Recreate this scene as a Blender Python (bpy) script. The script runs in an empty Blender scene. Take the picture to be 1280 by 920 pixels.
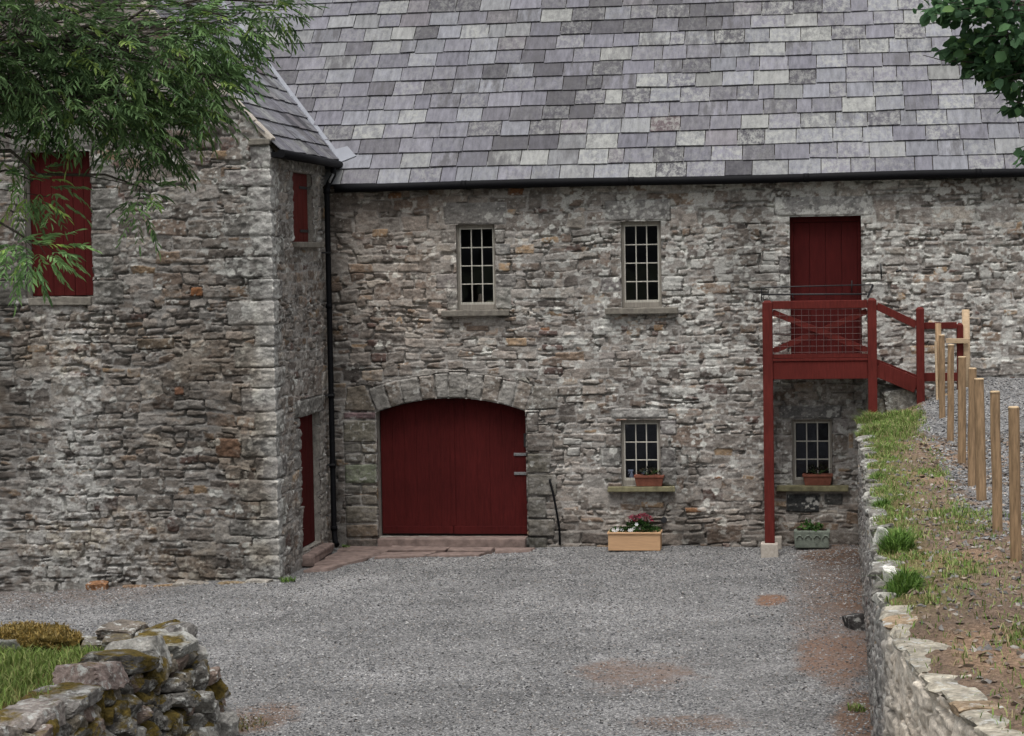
import bpy, bmesh, math, random
import numpy as np
from mathutils import Vector, Matrix

# ------------------------------------------------------------------ camera, sky, sun, exposure
random.seed(7)
RNG = np.random.default_rng(7)
SC = bpy.context.scene
COL = SC.collection

CAM_POS = Vector((0.0, -32.0, 4.42))
YAW, PITCH, ROLL = math.radians(8.45), math.radians(3.0), math.radians(0.99)
fw = Vector((-math.sin(YAW) * math.cos(PITCH), math.cos(YAW) * math.cos(PITCH), -math.sin(PITCH)))
rt = Vector((math.cos(YAW), math.sin(YAW), 0))
up = rt.cross(fw)
rt2 = math.cos(ROLL) * rt - math.sin(ROLL) * up
up2 = math.sin(ROLL) * rt + math.cos(ROLL) * up
cam = bpy.data.cameras.new('camera')
cam.lens = 36.0 * 2700 / 1280
cam.sensor_width = 36.0
cam.clip_start = 0.1
cam.clip_end = 2000
cam_o = bpy.data.objects.new('camera', cam)
COL.objects.link(cam_o)
cam_o.matrix_world = Matrix(((rt2.x, up2.x, -fw.x, CAM_POS.x), (rt2.y, up2.y, -fw.y, CAM_POS.y),
                             (rt2.z, up2.z, -fw.z, CAM_POS.z), (0, 0, 0, 1)))
SC.camera = cam_o

SUN_EL, SUN_AZ = math.radians(68), math.radians(186)      # azimuth clockwise from +Y: behind and to the left of the camera
world = bpy.data.worlds.new('World')
SC.world = world
world.use_nodes = True
wn, wl = world.node_tree.nodes, world.node_tree.links
bg = wn['Background']
sky = wn.new('ShaderNodeTexSky')
sky.sky_type = 'NISHITA'
sky.sun_disc = False
sky.sun_elevation = SUN_EL
sky.sun_rotation = SUN_AZ
sky.dust_density = 4.0
sky.air_density = 1.0
hs = wn.new('ShaderNodeHueSaturation')
hs.inputs['Saturation'].default_value = 0.22
wl.new(sky.outputs[0], hs.inputs['Color'])
# an overcast dome is about three times brighter overhead than at the horizon
wtc = wn.new('ShaderNodeTexCoord'); wsp = wn.new('ShaderNodeSeparateXYZ'); wl.new(wtc.outputs['Generated'], wsp.inputs[0])
wmr = wn.new('ShaderNodeMapRange'); wmr.inputs['To Min'].default_value = 0.5; wmr.inputs['To Max'].default_value = 2.0
wl.new(wsp.outputs[2], wmr.inputs['Value'])
wmx = wn.new('ShaderNodeMix'); wmx.data_type = 'RGBA'; wmx.blend_type = 'MULTIPLY'; wmx.inputs[0].default_value = 1.0
wl.new(hs.outputs[0], wmx.inputs[6]); wl.new(wmr.outputs[0], wmx.inputs[7])
wl.new(wmx.outputs[2], bg.inputs[0])
bg.inputs[1].default_value = 0.13
sun = bpy.data.lights.new('sun', 'SUN')
sun.energy = 1.25
sun.angle = math.radians(28)
sun.color = (1.0, 0.975, 0.95)
sun_o = bpy.data.objects.new('sun', sun)
COL.objects.link(sun_o)
sd = Vector((math.sin(SUN_AZ) * math.cos(SUN_EL), math.cos(SUN_AZ) * math.cos(SUN_EL), math.sin(SUN_EL)))
sun_o.rotation_euler = (-sd).to_track_quat('-Z', 'Y').to_euler()
SC.view_settings.view_transform = 'Standard'
SC.view_settings.look = 'None'
SC.view_settings.exposure = 0.15
SC.view_settings.gamma = 1.0
SC.view_settings.use_curve_mapping = False
SC.cycles.max_bounces = 6
SC.cycles.transparent_max_bounces = 8
SC.cycles.use_denoising = True

# ------------------------------------------------------------------ materials
def srgb(r, g, b):
    f = lambda c: c / 12.92 if c <= 0.04045 else ((c + 0.055) / 1.055) ** 2.4
    return (f(r / 255), f(g / 255), f(b / 255))

class NT:
    """a little node-tree writer"""
    def __init__(self, name):
        self.m = bpy.data.materials.new(name)
        self.m.use_nodes = True
        self.n = self.m.node_tree.nodes
        self.l = self.m.node_tree.links
        self.b = self.n['Principled BSDF']
    def new(self, t, **kw):
        x = self.n.new(t)
        for k, v in kw.items():
            setattr(x, k, v)
        return x
    def link(self, a, b):
        self.l.new(a, b)
    def coord(self, scale=(1, 1, 1)):
        c = self.new('ShaderNodeTexCoord')
        mp = self.new('ShaderNodeMapping')
        mp.inputs['Scale'].default_value = scale
        self.link(c.outputs['Object'], mp.inputs['Vector'])
        return mp.outputs[0]
    def noise(self, vec, scale, detail=4, rough=0.6):
        x = self.new('ShaderNodeTexNoise')
        x.inputs['Scale'].default_value = scale
        x.inputs['Detail'].default_value = detail
        x.inputs['Roughness'].default_value = rough
        self.link(vec, x.inputs['Vector'])
        return x.outputs['Fac']
    def ramp(self, fac, stops):
        x = self.new('ShaderNodeValToRGB')
        e = x.color_ramp.elements
        while len(e) < len(stops):
            e.new(0.5)
        for i, (p, c) in enumerate(stops):
            e[i].position = p
            e[i].color = (c, c, c, 1) if isinstance(c, (int, float)) else (*c, 1)
        self.link(fac, x.inputs[0])
        return x.outputs[0]
    def mix(self, fac, a, b, mode='MIX'):
        x = self.new('ShaderNodeMix', data_type='RGBA', blend_type=mode)
        for i_, v in ((0, fac), (6, a), (7, b)):
            s = x.inputs[i_]
            if hasattr(v, 'is_linked'):
                self.link(v, s)
            elif isinstance(v, (int, float)):
                s.default_value = v if i_ == 0 else (v, v, v, 1)
            else:
                s.default_value = (*v, 1)
        return x.outputs[2]
    def attr(self, name='Col'):
        return self.new('ShaderNodeAttribute', attribute_name=name)
    def bump(self, h, strength=0.4, dist=0.01):
        x = self.new('ShaderNodeBump')
        x.inputs['Strength'].default_value = strength
        x.inputs['Distance'].default_value = dist
        self.link(h, x.inputs['Height'])
        self.link(x.outputs[0], self.b.inputs['Normal'])
    def done(self, color=None, rough=0.8, spec=0.3):
        if color is not None:
            if hasattr(color, 'is_linked'):
                self.link(color, self.b.inputs['Base Color'])
            else:
                self.b.inputs['Base Color'].default_value = (*color, 1)
        if hasattr(rough, 'is_linked'):
            self.link(rough, self.b.inputs['Roughness'])
        else:
            self.b.inputs['Roughness'].default_value = rough
        self.b.inputs['Specular IOR Level'].default_value = spec
        return self.m

M = {}
# rubble stone: colour and lichen come from the mesh attribute, fine grain from noise
t = NT('rubble_stone'); v = t.coord()
g = t.noise(v, 55, 5, 0.7)
c = t.mix(1.0, t.attr().outputs['Color'], t.ramp(g, [(0.25, 0.62), (0.75, 1.38)]), 'MULTIPLY')
t.bump(t.noise(v, 70, 5, 0.7), 0.55, 0.012)
M['stone'] = t.done(c, 0.95, 0.15)
# dry stone with moss on upward faces
t = NT('mossy_stone'); v = t.coord()
g = t.noise(v, 30, 6, 0.7)
c = t.mix(1.0, t.attr().outputs['Color'], t.ramp(g, [(0.25, 0.5), (0.75, 1.45)]), 'MULTIPLY')
c = t.mix(1.0, c, t.ramp(t.noise(v, 7, 6, 0.7), [(0.3, 0.42), (0.7, 1.55)]), 'MULTIPLY')
lich = t.ramp(t.noise(v, 9, 6, 0.72), [(0.535, 0.0), (0.62, 1.0)])
c = t.mix(lich, c, (0.42, 0.42, 0.39))
geo = t.new('ShaderNodeNewGeometry'); sx = t.new('ShaderNodeSeparateXYZ')
t.link(geo.outputs['Normal'], sx.inputs[0])
mth = t.new('ShaderNodeMath', operation='MULTIPLY_ADD'); mth.inputs[1].default_value = 0.16; mth.inputs[2].default_value = 0.0
t.link(sx.outputs[2], mth.inputs[0])
ad = t.new('ShaderNodeMath', operation='ADD')
t.link(mth.outputs[0], ad.inputs[0]); t.link(t.noise(v, 3.2, 5, 0.6), ad.inputs[1])
ad2 = t.new('ShaderNodeMath', operation='ADD'); t.link(ad.outputs[0], ad2.inputs[0]); t.link(t.attr('Moss').outputs['Fac'], ad2.inputs[1])
mossf = t.ramp(ad2.outputs[0], [(0.60, 0.0), (0.70, 1.0)])
mossc = t.ramp(t.noise(v, 20, 4), [(0.3, (0.035, 0.028, 0.010)), (0.55, (0.105, 0.076, 0.020)), (0.8, (0.20, 0.140, 0.035))])
c = t.mix(mossf, c, mossc)
t.bump(t.noise(v, 45, 6, 0.7), 0.7, 0.02)
M['mossy'] = t.done(c, 0.95, 0.12)
# slates
t = NT('roof_slate'); a = t.attr(); v = t.coord()
vs = t.coord((1.0, 0.22, 0.22))
spk = t.ramp(t.noise(t.coord((1.0, 0.6, 0.6)), 13, 8, 0.82), [(0.45, 0.0), (0.58, 1.0)])
fm = t.new('ShaderNodeMath', operation='MULTIPLY'); t.link(spk, fm.inputs[0]); t.link(t.attr('Lichen').outputs['Fac'], fm.inputs[1])
c = t.mix(1.0, a.outputs['Color'], t.ramp(t.noise(vs, 16, 5, 0.65), [(0.3, 0.66), (0.7, 1.34)]), 'MULTIPLY')
c = t.mix(fm.outputs[0], c, (0.275, 0.277, 0.258))
dk = t.ramp(t.noise(vs, 9, 6, 0.7), [(0.42, 0.0), (0.60, 1.0)])
fd = t.new('ShaderNodeMath', operation='MULTIPLY'); t.link(dk, fd.inputs[0]); t.link(t.attr('Stain').outputs['Fac'], fd.inputs[1])
c = t.mix(fd.outputs[0], c, (0.075, 0.072, 0.075))
t.bump(t.noise(v, 30, 5, 0.65), 0.35, 0.008)
M['slate'] = t.done(c, 0.75, 0.2)
# red paint on boards
def paint(name, col, rough=0.5):
    t = NT(name); v = t.coord((7, 7, 0.8))
    g = t.noise(v, 6, 5, 0.65)
    big = t.noise(t.coord(), 1.6, 4)
    c = t.mix(1.0, col, t.ramp(g, [(0.25, 0.70), (0.75, 1.25)]), 'MULTIPLY')
    c = t.mix(1.0, c, t.ramp(big, [(0.3, 0.82), (0.7, 1.15)]), 'MULTIPLY')
    t.bump(g, 0.25, 0.004)
    return t.done(c, rough, 0.10)
M['red'] = paint('red_paint', (0.060, 0.0082, 0.0076), 0.8)
M['red_stain'] = paint('red_stain', (0.100, 0.0175, 0.0140), 0.7)
M['cream'] = paint('weathered_cream_paint', (0.25, 0.228, 0.195), 0.75)
M['sash'] = paint('sash_paint', (0.44, 0.42, 0.365), 0.6)
# plain but grained materials
def grained(name, col, rough=0.8, scale=20, amp=0.3, spec=0.25, bump=0.3, dist=0.006, metal=0.0, stretch=(1, 1, 1)):
    t = NT(name); v = t.coord(stretch)
    g = t.noise(v, scale, 5, 0.65)
    c = t.mix(1.0, col, t.ramp(g, [(0.25, 1 - amp), (0.75, 1 + amp)]), 'MULTIPLY')
    if bump:
        t.bump(t.noise(v, scale * 1.7, 5, 0.65), bump, dist)
    t.b.inputs['Metallic'].default_value = metal
    return t.done(c, rough, spec)
M['black'] = grained('black_gutter', (0.004, 0.004, 0.005), 0.7, 12, 0.3, 0.12, 0.1)
M['iron'] = grained('black_iron', (0.015, 0.015, 0.016), 0.55, 30, 0.4, 0.4)
M['steel'] = grained('grey_steel', (0.20, 0.20, 0.20), 0.5, 30, 0.4, 0.4, metal=0.4)
M['lead'] = grained('lead_sheet', (0.20, 0.21, 0.235), 0.6, 6, 0.14, 0.4, 0.2, 0.01)
M['sill'] = grained('sill_stone', (0.17, 0.155, 0.13), 0.9, 14, 0.45, 0.2, 0.5, 0.012)
M['sill_moss'] = grained('mossy_sill_stone', (0.17, 0.155, 0.09), 0.9, 11, 0.5, 0.2, 0.5, 0.012)
M['redstone'] = grained('red_sandstone', (0.185, 0.138, 0.120), 0.9, 7, 0.5, 0.2, 0.5, 0.015)
M['concrete'] = grained('pale_concrete', (0.40, 0.36, 0.31), 0.9, 25, 0.25, 0.2, 0.4)
M['terracotta'] = grained('terracotta', (0.17, 0.062, 0.040), 0.85, 15, 0.35, 0.2, 0.3)
M['pine'] = grained('pale_pine', (0.47, 0.29, 0.16), 0.7, 8, 0.14, 0.3, 0.2, 0.004, stretch=(0.6, 6, 6))
M['post'] = grained('peeled_post', (0.255, 0.170, 0.098), 0.85, 7, 0.55, 0.2, 0.35, 0.006, stretch=(6, 6, 0.7))
M['post_end'] = grained('sawn_end', (0.46, 0.34, 0.21), 0.85, 25, 0.25, 0.2, 0.3)
M['sawn'] = grained('sawn_plank', (0.42, 0.31, 0.20), 0.8, 9, 0.25, 0.2, 0.3, stretch=(1, 6, 6))
M['trough'] = grained('green_stone', (0.15, 0.17, 0.14), 0.9, 12, 0.5, 0.2, 0.6, 0.015)
M['soil'] = grained('potting_soil', (0.03, 0.022, 0.016), 0.95, 40, 0.5, 0.1, 0.6, 0.02)
M['earth'] = grained('dark_earth', (0.035, 0.028, 0.02), 0.95, 20, 0.5, 0.1, 0.6, 0.03)
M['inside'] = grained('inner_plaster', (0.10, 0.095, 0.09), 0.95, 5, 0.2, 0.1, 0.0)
M['wire'] = grained('galvanised_wire', (0.13, 0.085, 0.08), 0.5, 30, 0.2, 0.4, 0.0, metal=0.3)
M['plastic'] = grained('white_plastic', (0.75, 0.76, 0.76), 0.4, 20, 0.05, 0.4, 0.0)
M['bark'] = grained('bark', (0.07, 0.062, 0.05), 0.95, 14, 0.5, 0.1, 0.8, 0.02, stretch=(3, 3, 0.6))
M['hole'] = grained('dark_clay_pipe', (0.02, 0.02, 0.022), 0.7, 20, 0.3, 0.3)
def leafmat(name, trans=0.38, rough=0.7):
    t = NT(name)
    c = t.attr().outputs['Color']
    t.done(c, rough, 0.18)
    tr = t.new('ShaderNodeBsdfTranslucent')
    t.link(c, tr.inputs[0])
    mx = t.new('ShaderNodeMixShader'); mx.inputs[0].default_value = trans
    t.link(t.b.outputs[0], mx.inputs[1]); t.link(tr.outputs[0], mx.inputs[2])
    t.link(mx.outputs[0], t.n['Material Output'].inputs[0])
    return t.m
M['leaf'] = leafmat('leaf')
M['grass'] = leafmat('grass_blade', 0.3, 0.6)
M['petal'] = leafmat('petal', 0.3, 0.7)
# window glass: mirror over a clear view into the dark room
t = NT('window_glass')
lw = t.new('ShaderNodeFresnel'); lw.inputs[0].default_value = 1.5
gl = t.new('ShaderNodeBsdfGlossy'); gl.inputs['Roughness'].default_value = 0.03; gl.inputs['Color'].default_value = (0.8, 0.85, 1, 1)
tp = t.new('ShaderNodeBsdfTransparent'); tp.inputs[0].default_value = (0.62, 0.66, 0.78, 1)
mx = t.new('ShaderNodeMixShader')
t.link(lw.outputs[0], mx.inputs[0]); t.link(tp.outputs[0], mx.inputs[1]); t.link(gl.outputs[0], mx.inputs[2])
nz = t.noise(t.coord(), 3.0, 2); bp = t.new('ShaderNodeBump'); bp.inputs['Strength'].default_value = 0.06; bp.inputs['Distance'].default_value = 0.02
t.link(nz, bp.inputs['Height']); t.link(bp.outputs[0], gl.inputs['Normal'])
t.link(mx.outputs[0], t.n['Material Output'].inputs[0]); M['glass'] = t.m
t = NT('jar_glass')
t.b.inputs['Transmission Weight'].default_value = 0.9
M['jar'] = t.done((0.7, 0.75, 0.75), 0.1, 0.5)
# gravel, soil, paving
t = NT('gravel'); v = t.coord()
vo = t.new('ShaderNodeTexVoronoi'); vo.inputs['Scale'].default_value = 62
nd = t.new('ShaderNodeMix', data_type='VECTOR'); t.link(v, vo.inputs['Vector'])
sh = t.new('ShaderNodeSeparateColor'); t.link(vo.outputs['Color'], sh.inputs[0])
c = t.ramp(sh.outputs[0], [(0.0, (0.070, 0.069, 0.068)), (0.35, (0.150, 0.148, 0.146)), (0.7, (0.225, 0.221, 0.216)), (1.0, (0.38, 0.372, 0.36))])
c = t.mix(1.0, c, t.ramp(t.noise(v, 1.1, 6, 0.65), [(0.3, 0.70), (0.7, 1.25)]), 'MULTIPLY')
c = t.mix(1.0, c, t.ramp(t.noise(v, 0.28, 4, 0.6), [(0.35, 0.80), (0.65, 1.15)]), 'MULTIPLY')
at = t.attr('Col')
soilc = t.ramp(t.noise(v, 30, 6, 0.75), [(0.3, (0.05, 0.038, 0.030)), (0.5, (0.15, 0.108, 0.082)), (0.72, (0.27, 0.205, 0.16))])
soilc = t.mix(1.0, soilc, at.outputs['Color'], 'MULTIPLY')
sf = t.new('ShaderNodeMath', operation='MULTIPLY_ADD'); sf.inputs[1].default_value = 0.9
t.link(t.noise(v, 9, 6, 0.8), sf.inputs[0]); t.link(t.attr('Soil').outputs['Fac'], sf.inputs[2])
c = t.mix(t.ramp(sf.outputs[0], [(0.62, 0.0), (1.12, 1.0)]), c, soilc)
hh = t.new('ShaderNodeMath', operation='ADD'); t.link(vo.outputs['Distance'], hh.inputs[0]); t.link(t.noise(v, 90, 4, 0.7), hh.inputs[1])
t.bump(hh.outputs[0], 0.8, 0.018)
M['gravel'] = t.done(c, 0.92, 0.2)
t = NT('chip'); v = t.coord()
c = t.mix(1.0, t.attr().outputs['Color'], t.ramp(t.noise(v, 60, 3), [(0.3, 0.75), (0.7, 1.25)]), 'MULTIPLY')
M['chip'] = t.done(c, 0.9, 0.2)
t = NT('ground_earth'); v = t.coord()
c = t.ramp(t.noise(v, 0.7, 6, 0.7), [(0.3, (0.05, 0.055, 0.03)), (0.6, (0.08, 0.085, 0.045)), (0.8, (0.12, 0.11, 0.07))])
M['ground'] = t.done(c, 0.95, 0.1)

# ------------------------------------------------------------------ object helpers
def tag(o, label=None, cat=None, group=None, kind=None):
    if label: o['label'] = label
    if cat: o['category'] = cat
    if group: o['group'] = group
    if kind: o['kind'] = kind
    return o

def thing(name, label, cat, loc=(0, 0, 0), group=None, rotz=0.0):
    o = bpy.data.objects.new(name, None)
    o.empty_display_size = 0.2
    COL.objects.link(o)
    o.location = loc
    o.rotation_euler = (0, 0, rotz)
    return tag(o, label, cat, group)

def wloc(o):
    p = Vector((0, 0, 0))
    while o is not None:
        p += o.location
        o = o.parent
    return p

def link(name, me, mat, parent=None, world=True):
    """links a mesh; with world=True its vertices are in world coordinates even under a parent"""
    o = bpy.data.objects.new(name, me)
    COL.objects.link(o)
    if mat is not None:
        for m in (mat if isinstance(mat, (list, tuple)) else [mat]):
            me.materials.append(m)
    if parent is not None:
        o.parent = parent
        if world:
            o.location = -wloc(parent)
    elif world:
        # put the origin at the thing's base
        n = len(me.vertices)
        co = np.empty(n * 3, np.float32); me.vertices.foreach_get('co', co); co = co.reshape(-1, 3)
        b = np.array([(co[:, 0].min() + co[:, 0].max()) / 2, (co[:, 1].min() + co[:, 1].max()) / 2, co[:, 2].min()], np.float32)
        me.vertices.foreach_set('co', (co - b).ravel()); me.update()
        o.location = Vector([float(x) for x in b])
    return o

def np_mesh(name, V, F, smooth=True, **attrs):
    """V (n,3); F (m,k) array or list of such arrays; attrs: per-vertex float or rgb arrays"""
    me = bpy.data.meshes.new(name)
    Fs = F if isinstance(F, list) else [F]
    Fs = [f for f in Fs if len(f)]
    V = np.asarray(V, np.float32)
    me.vertices.add(len(V)); me.vertices.foreach_set('co', V.ravel())
    nl = sum(f.size for f in Fs); npoly = sum(len(f) for f in Fs)
    me.loops.add(nl); me.polygons.add(npoly)
    me.loops.foreach_set('vertex_index', np.concatenate([f.ravel() for f in Fs]).astype(np.int32))
    tot = np.concatenate([np.full(len(f), f.shape[1], np.int32) for f in Fs])
    st = np.concatenate([[0], np.cumsum(tot)[:-1]]).astype(np.int32)
    me.polygons.foreach_set('loop_start', st)
    try:
        me.polygons.foreach_set('loop_total', tot)
    except Exception:
        pass
    me.update(calc_edges=True)
    me.validate()
    me.polygons.foreach_set('use_smooth', np.full(len(me.polygons), smooth))
    for k, a in attrs.items():
        a = np.asarray(a, np.float32)
        if a.ndim == 2:
            at = me.attributes.new(k, 'FLOAT_COLOR', 'POINT')
            at.data.foreach_set('color', np.concatenate([a, np.ones((len(a), 1), np.float32)], 1).ravel())
        else:
            at = me.attributes.new(k, 'FLOAT', 'POINT')
            at.data.foreach_set('value', a)
    return me

class MB:
    """collects bevelled boxes, tubes, lathes and quads into one mesh"""
    def __init__(self):
        self.bm = bmesh.new()
    def box(self, x0, x1, y0, y1, z0, z1, bevel=0.006, rot=None, jit=0.0):
        b = bmesh.new()
        bmesh.ops.create_cube(b, size=1.0)
        for v in b.verts:
            v.co = Vector((v.co.x * (x1 - x0), v.co.y * (y1 - y0), v.co.z * (z1 - z0)))
            if jit:
                v.co += Vector((random.uniform(-jit, jit), random.uniform(-jit, jit), random.uniform(-jit, jit)))
        if bevel > 0:
            bmesh.ops.bevel(b, geom=b.edges[:], offset=min(bevel, 0.45 * min(x1 - x0, y1 - y0, z1 - z0)), segments=2, affect='EDGES', profile=0.6)
        c = Vector(((x0 + x1) / 2, (y0 + y1) / 2, (z0 + z1) / 2))
        for v in b.verts:
            v.co = (rot @ v.co if rot is not None else v.co) + c
        self._add(b)
        return self
    def bar(self, p, q, w, h, bevel=0.004, upv=(0, 0, 1)):
        """a beam from p to q: w wide sideways, h deep along upv"""
        p, q = Vector(p), Vector(q)
        d = (q - p); L = d.length; d.normalize()
        s = d.cross(Vector(upv)).normalized(); u = s.cross(d)
        b = bmesh.new(); bmesh.ops.create_cube(b, size=1.0)
        for v in b.verts:
            v.co = Vector((v.co.x * L, v.co.y * w, v.co.z * h))
        if bevel > 0:
            bmesh.ops.bevel(b, geom=b.edges[:], offset=min(bevel, 0.45 * min(L, w, h)), segments=2, affect='EDGES', profile=0.6)
        c = (p + q) / 2
        for v in b.verts:
            v.co = c + d * v.co.x + s * v.co.y + u * v.co.z
        self._add(b)
        return self
    def tube(self, pts, r, n=8, cap=True):
        pts = [Vector(p) for p in pts]
        rs = r if isinstance(r, (list, tuple)) else [r] * len(pts)
        rings = []
        ref = None
        for i, p in enumerate(pts):
            d = (pts[min(i + 1, len(pts) - 1)] - pts[max(i - 1, 0)]).normalized()
            if ref is None:
                ref = Vector((0, 0, 1)) if abs(d.z) < 0.9 else Vector((1, 0, 0))
            s = d.cross(ref).normalized(); u = s.cross(d).normalized(); ref = u
            rings.append([self.bm.verts.new(p + (s * math.cos(2 * math.pi * k / n) + u * math.sin(2 * math.pi * k / n)) * rs[i]) for k in range(n)])
        for a, b in zip(rings, rings[1:]):
            for k in range(n):
                f = self.bm.faces.new((a[k], a[(k + 1) % n], b[(k + 1) % n], b[k])); f.smooth = True
        if cap:
            self.bm.faces.new(rings[0][::-1]); self.bm.faces.new(rings[-1])
        return self
    def lathe(self, c, prof, n=16):
        c = Vector(c); rings = []
        for r, z in prof:
            rings.append([self.bm.verts.new(c + Vector((r * math.cos(2 * math.pi * k / n), r * math.sin(2 * math.pi * k / n), z))) for k in range(n)])
        for a, b in zip(rings, rings[1:]):
            for k in range(n):
                f = self.bm.faces.new((a[k], a[(k + 1) % n], b[(k + 1) % n], b[k])); f.smooth = True
        self.bm.faces.new(rings[0][::-1]); self.bm.faces.new(rings[-1])
        return self
    def quad(self, *p):
        self.bm.faces.new([self.bm.verts.new(Vector(x)) for x in p])
        return self
    def hexa(self, pts, bevel=0.01):
        """8 corners: bottom 4 ccw, top 4 ccw"""
        b = bmesh.new(); vs = [b.verts.new(Vector(p)) for p in pts]
        for f in ((3, 2, 1, 0), (4, 5, 6, 7), (0, 1, 5, 4), (1, 2, 6, 5), (2, 3, 7, 6), (3, 0, 4, 7)):
            b.faces.new([vs[i] for i in f])
        if bevel > 0:
            bmesh.ops.bevel(b, geom=b.edges[:], offset=bevel, segments=2, affect='EDGES', profile=0.6)
        self._add(b)
        return self
    def _add(self, b):
        me = bpy.data.meshes.new('tmp'); b.to_mesh(me); b.free()
        self.bm.from_mesh(me); bpy.data.meshes.remove(me)
    def build(self, name, mat, parent=None, world=True):
        bmesh.ops.recalc_face_normals(self.bm, faces=self.bm.faces[:])
        me = bpy.data.meshes.new(name); self.bm.to_mesh(me); self.bm.free()
        return link(name, me, mat, parent, world)

def copy_tree(o, parent=None):
    c = o.copy(); COL.objects.link(c)
    if parent is not None: c.parent = parent
    for ch in list(o.children):
        copy_tree(ch, c)
    return c

# ------------------------------------------------------------------ numpy noise
def _hash(ix, iy, seed):
    n = (ix.astype(np.int64) * 374761393 + iy.astype(np.int64) * 668265263 + seed * 974711) & 0xffffffff
    n = ((n ^ (n >> 13)) * 1274126177) & 0xffffffff
    n = (n ^ (n >> 16)) & 0xffffffff
    return (n / 4294967295.0).astype(np.float32)
def vnoise(x, y, seed=0):
    xi, yi = np.floor(x), np.floor(y)
    fx, fy = x - xi, y - yi
    fx = fx * fx * (3 - 2 * fx); fy = fy * fy * (3 - 2 * fy)
    a, b = _hash(xi, yi, seed), _hash(xi + 1, yi, seed)
    c, d = _hash(xi, yi + 1, seed), _hash(xi + 1, yi + 1, seed)
    return (a * (1 - fx) + b * fx) * (1 - fy) + (c * (1 - fx) + d * fx) * fy
def fbm(x, y, seed=0, oct=4, gain=0.5):
    s = 0; a = 1.0; t = 0
    for o in range(oct):
        s = s + a * vnoise(x * 2 ** o, y * 2 ** o, seed + o * 17); t += a; a *= gain
    return s / t
def sstep(a, b, x):
    t = np.clip((x - a) / (b - a), 0, 1)
    return t * t * (3 - 2 * t)

# ------------------------------------------------------------------ rubble walls: relief and stone colours on one fine grid
def vary(c, a=.15):
    k = random.uniform(1 - a, 1 + a)
    return tuple(x * k * random.uniform(.97, 1.03) for x in c)
def lichen_spots(rng, n, f, u0, u1, v0, v1):
    out = []
    while len(out) < n:
        u, v = rng.uniform(u0, u1), rng.uniform(v0, v1)
        if rng.random() < f(np.float64(u), np.float64(v)):
            for _ in range(rng.integers(1, 4)):
                out.append((u + rng.normal(0, .09), v + rng.normal(0, .06), float(np.clip(rng.lognormal(math.log(.026), .5), .012, .085))))
    return out
STONE_PAL = np.array([(.200, .187, .172), (.155, .146, .136), (.120, .113, .107), (.255, .242, .226), (.200, .160, .126),
                      (.270, .205, .138), (.205, .108, .060), (.120, .088, .080), (.155, .130, .112), (.31, .30, .275)])
def stone_quads(rng, x0, x1, z0, z1, hmean=0.10, wr=(1.3, 4.6), split=0.28, jump=0.10, jx=0.016, jz=0.014):
    out = []
    z = z0
    while z < z1:
        h = float(np.clip(rng.lognormal(math.log(hmean), 0.34), 0.045, 0.24))
        x = x0 - rng.uniform(0, 0.3)
        while x < x1:
            w = float(np.clip(h * rng.uniform(*wr), 0.10, 0.62))
            dz = 0.0
            top = h + (h * 0.6 if rng.random() < jump else 0)
            def q(a, b, c, d):
                j = lambda s: rng.normal(0, s)
                out.append(((a + j(jx), c + j(jz)), (b + j(jx), c + j(jz)), (b + j(jx), d + j(jz)), (a + j(jx), d + j(jz))))
            if h > 0.095 and rng.random() < split:
                f = rng.uniform(0.35, 0.65)
                q(x, x + w, z, z + h * f)
                if w > 0.3 and rng.random() < 0.5:
                    g = rng.uniform(0.35, 0.65)
                    q(x, x + w * g, z + h * f, z + top); q(x + w * g, x + w, z + h * f, z + top)
                else:
                    q(x, x + w, z + h * f, z + top)
            else:
                q(x, x + w, z, z + top)
            x += w
        z += h
    return out

def rect(a, b, c, d, **k):
    j = 0.006
    r = lambda: random.uniform(-j, j)
    return (((a + r(), c + r()), (b + r(), c + r()), (b + r(), d + r()), (a + r(), d + r())), k)

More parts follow.
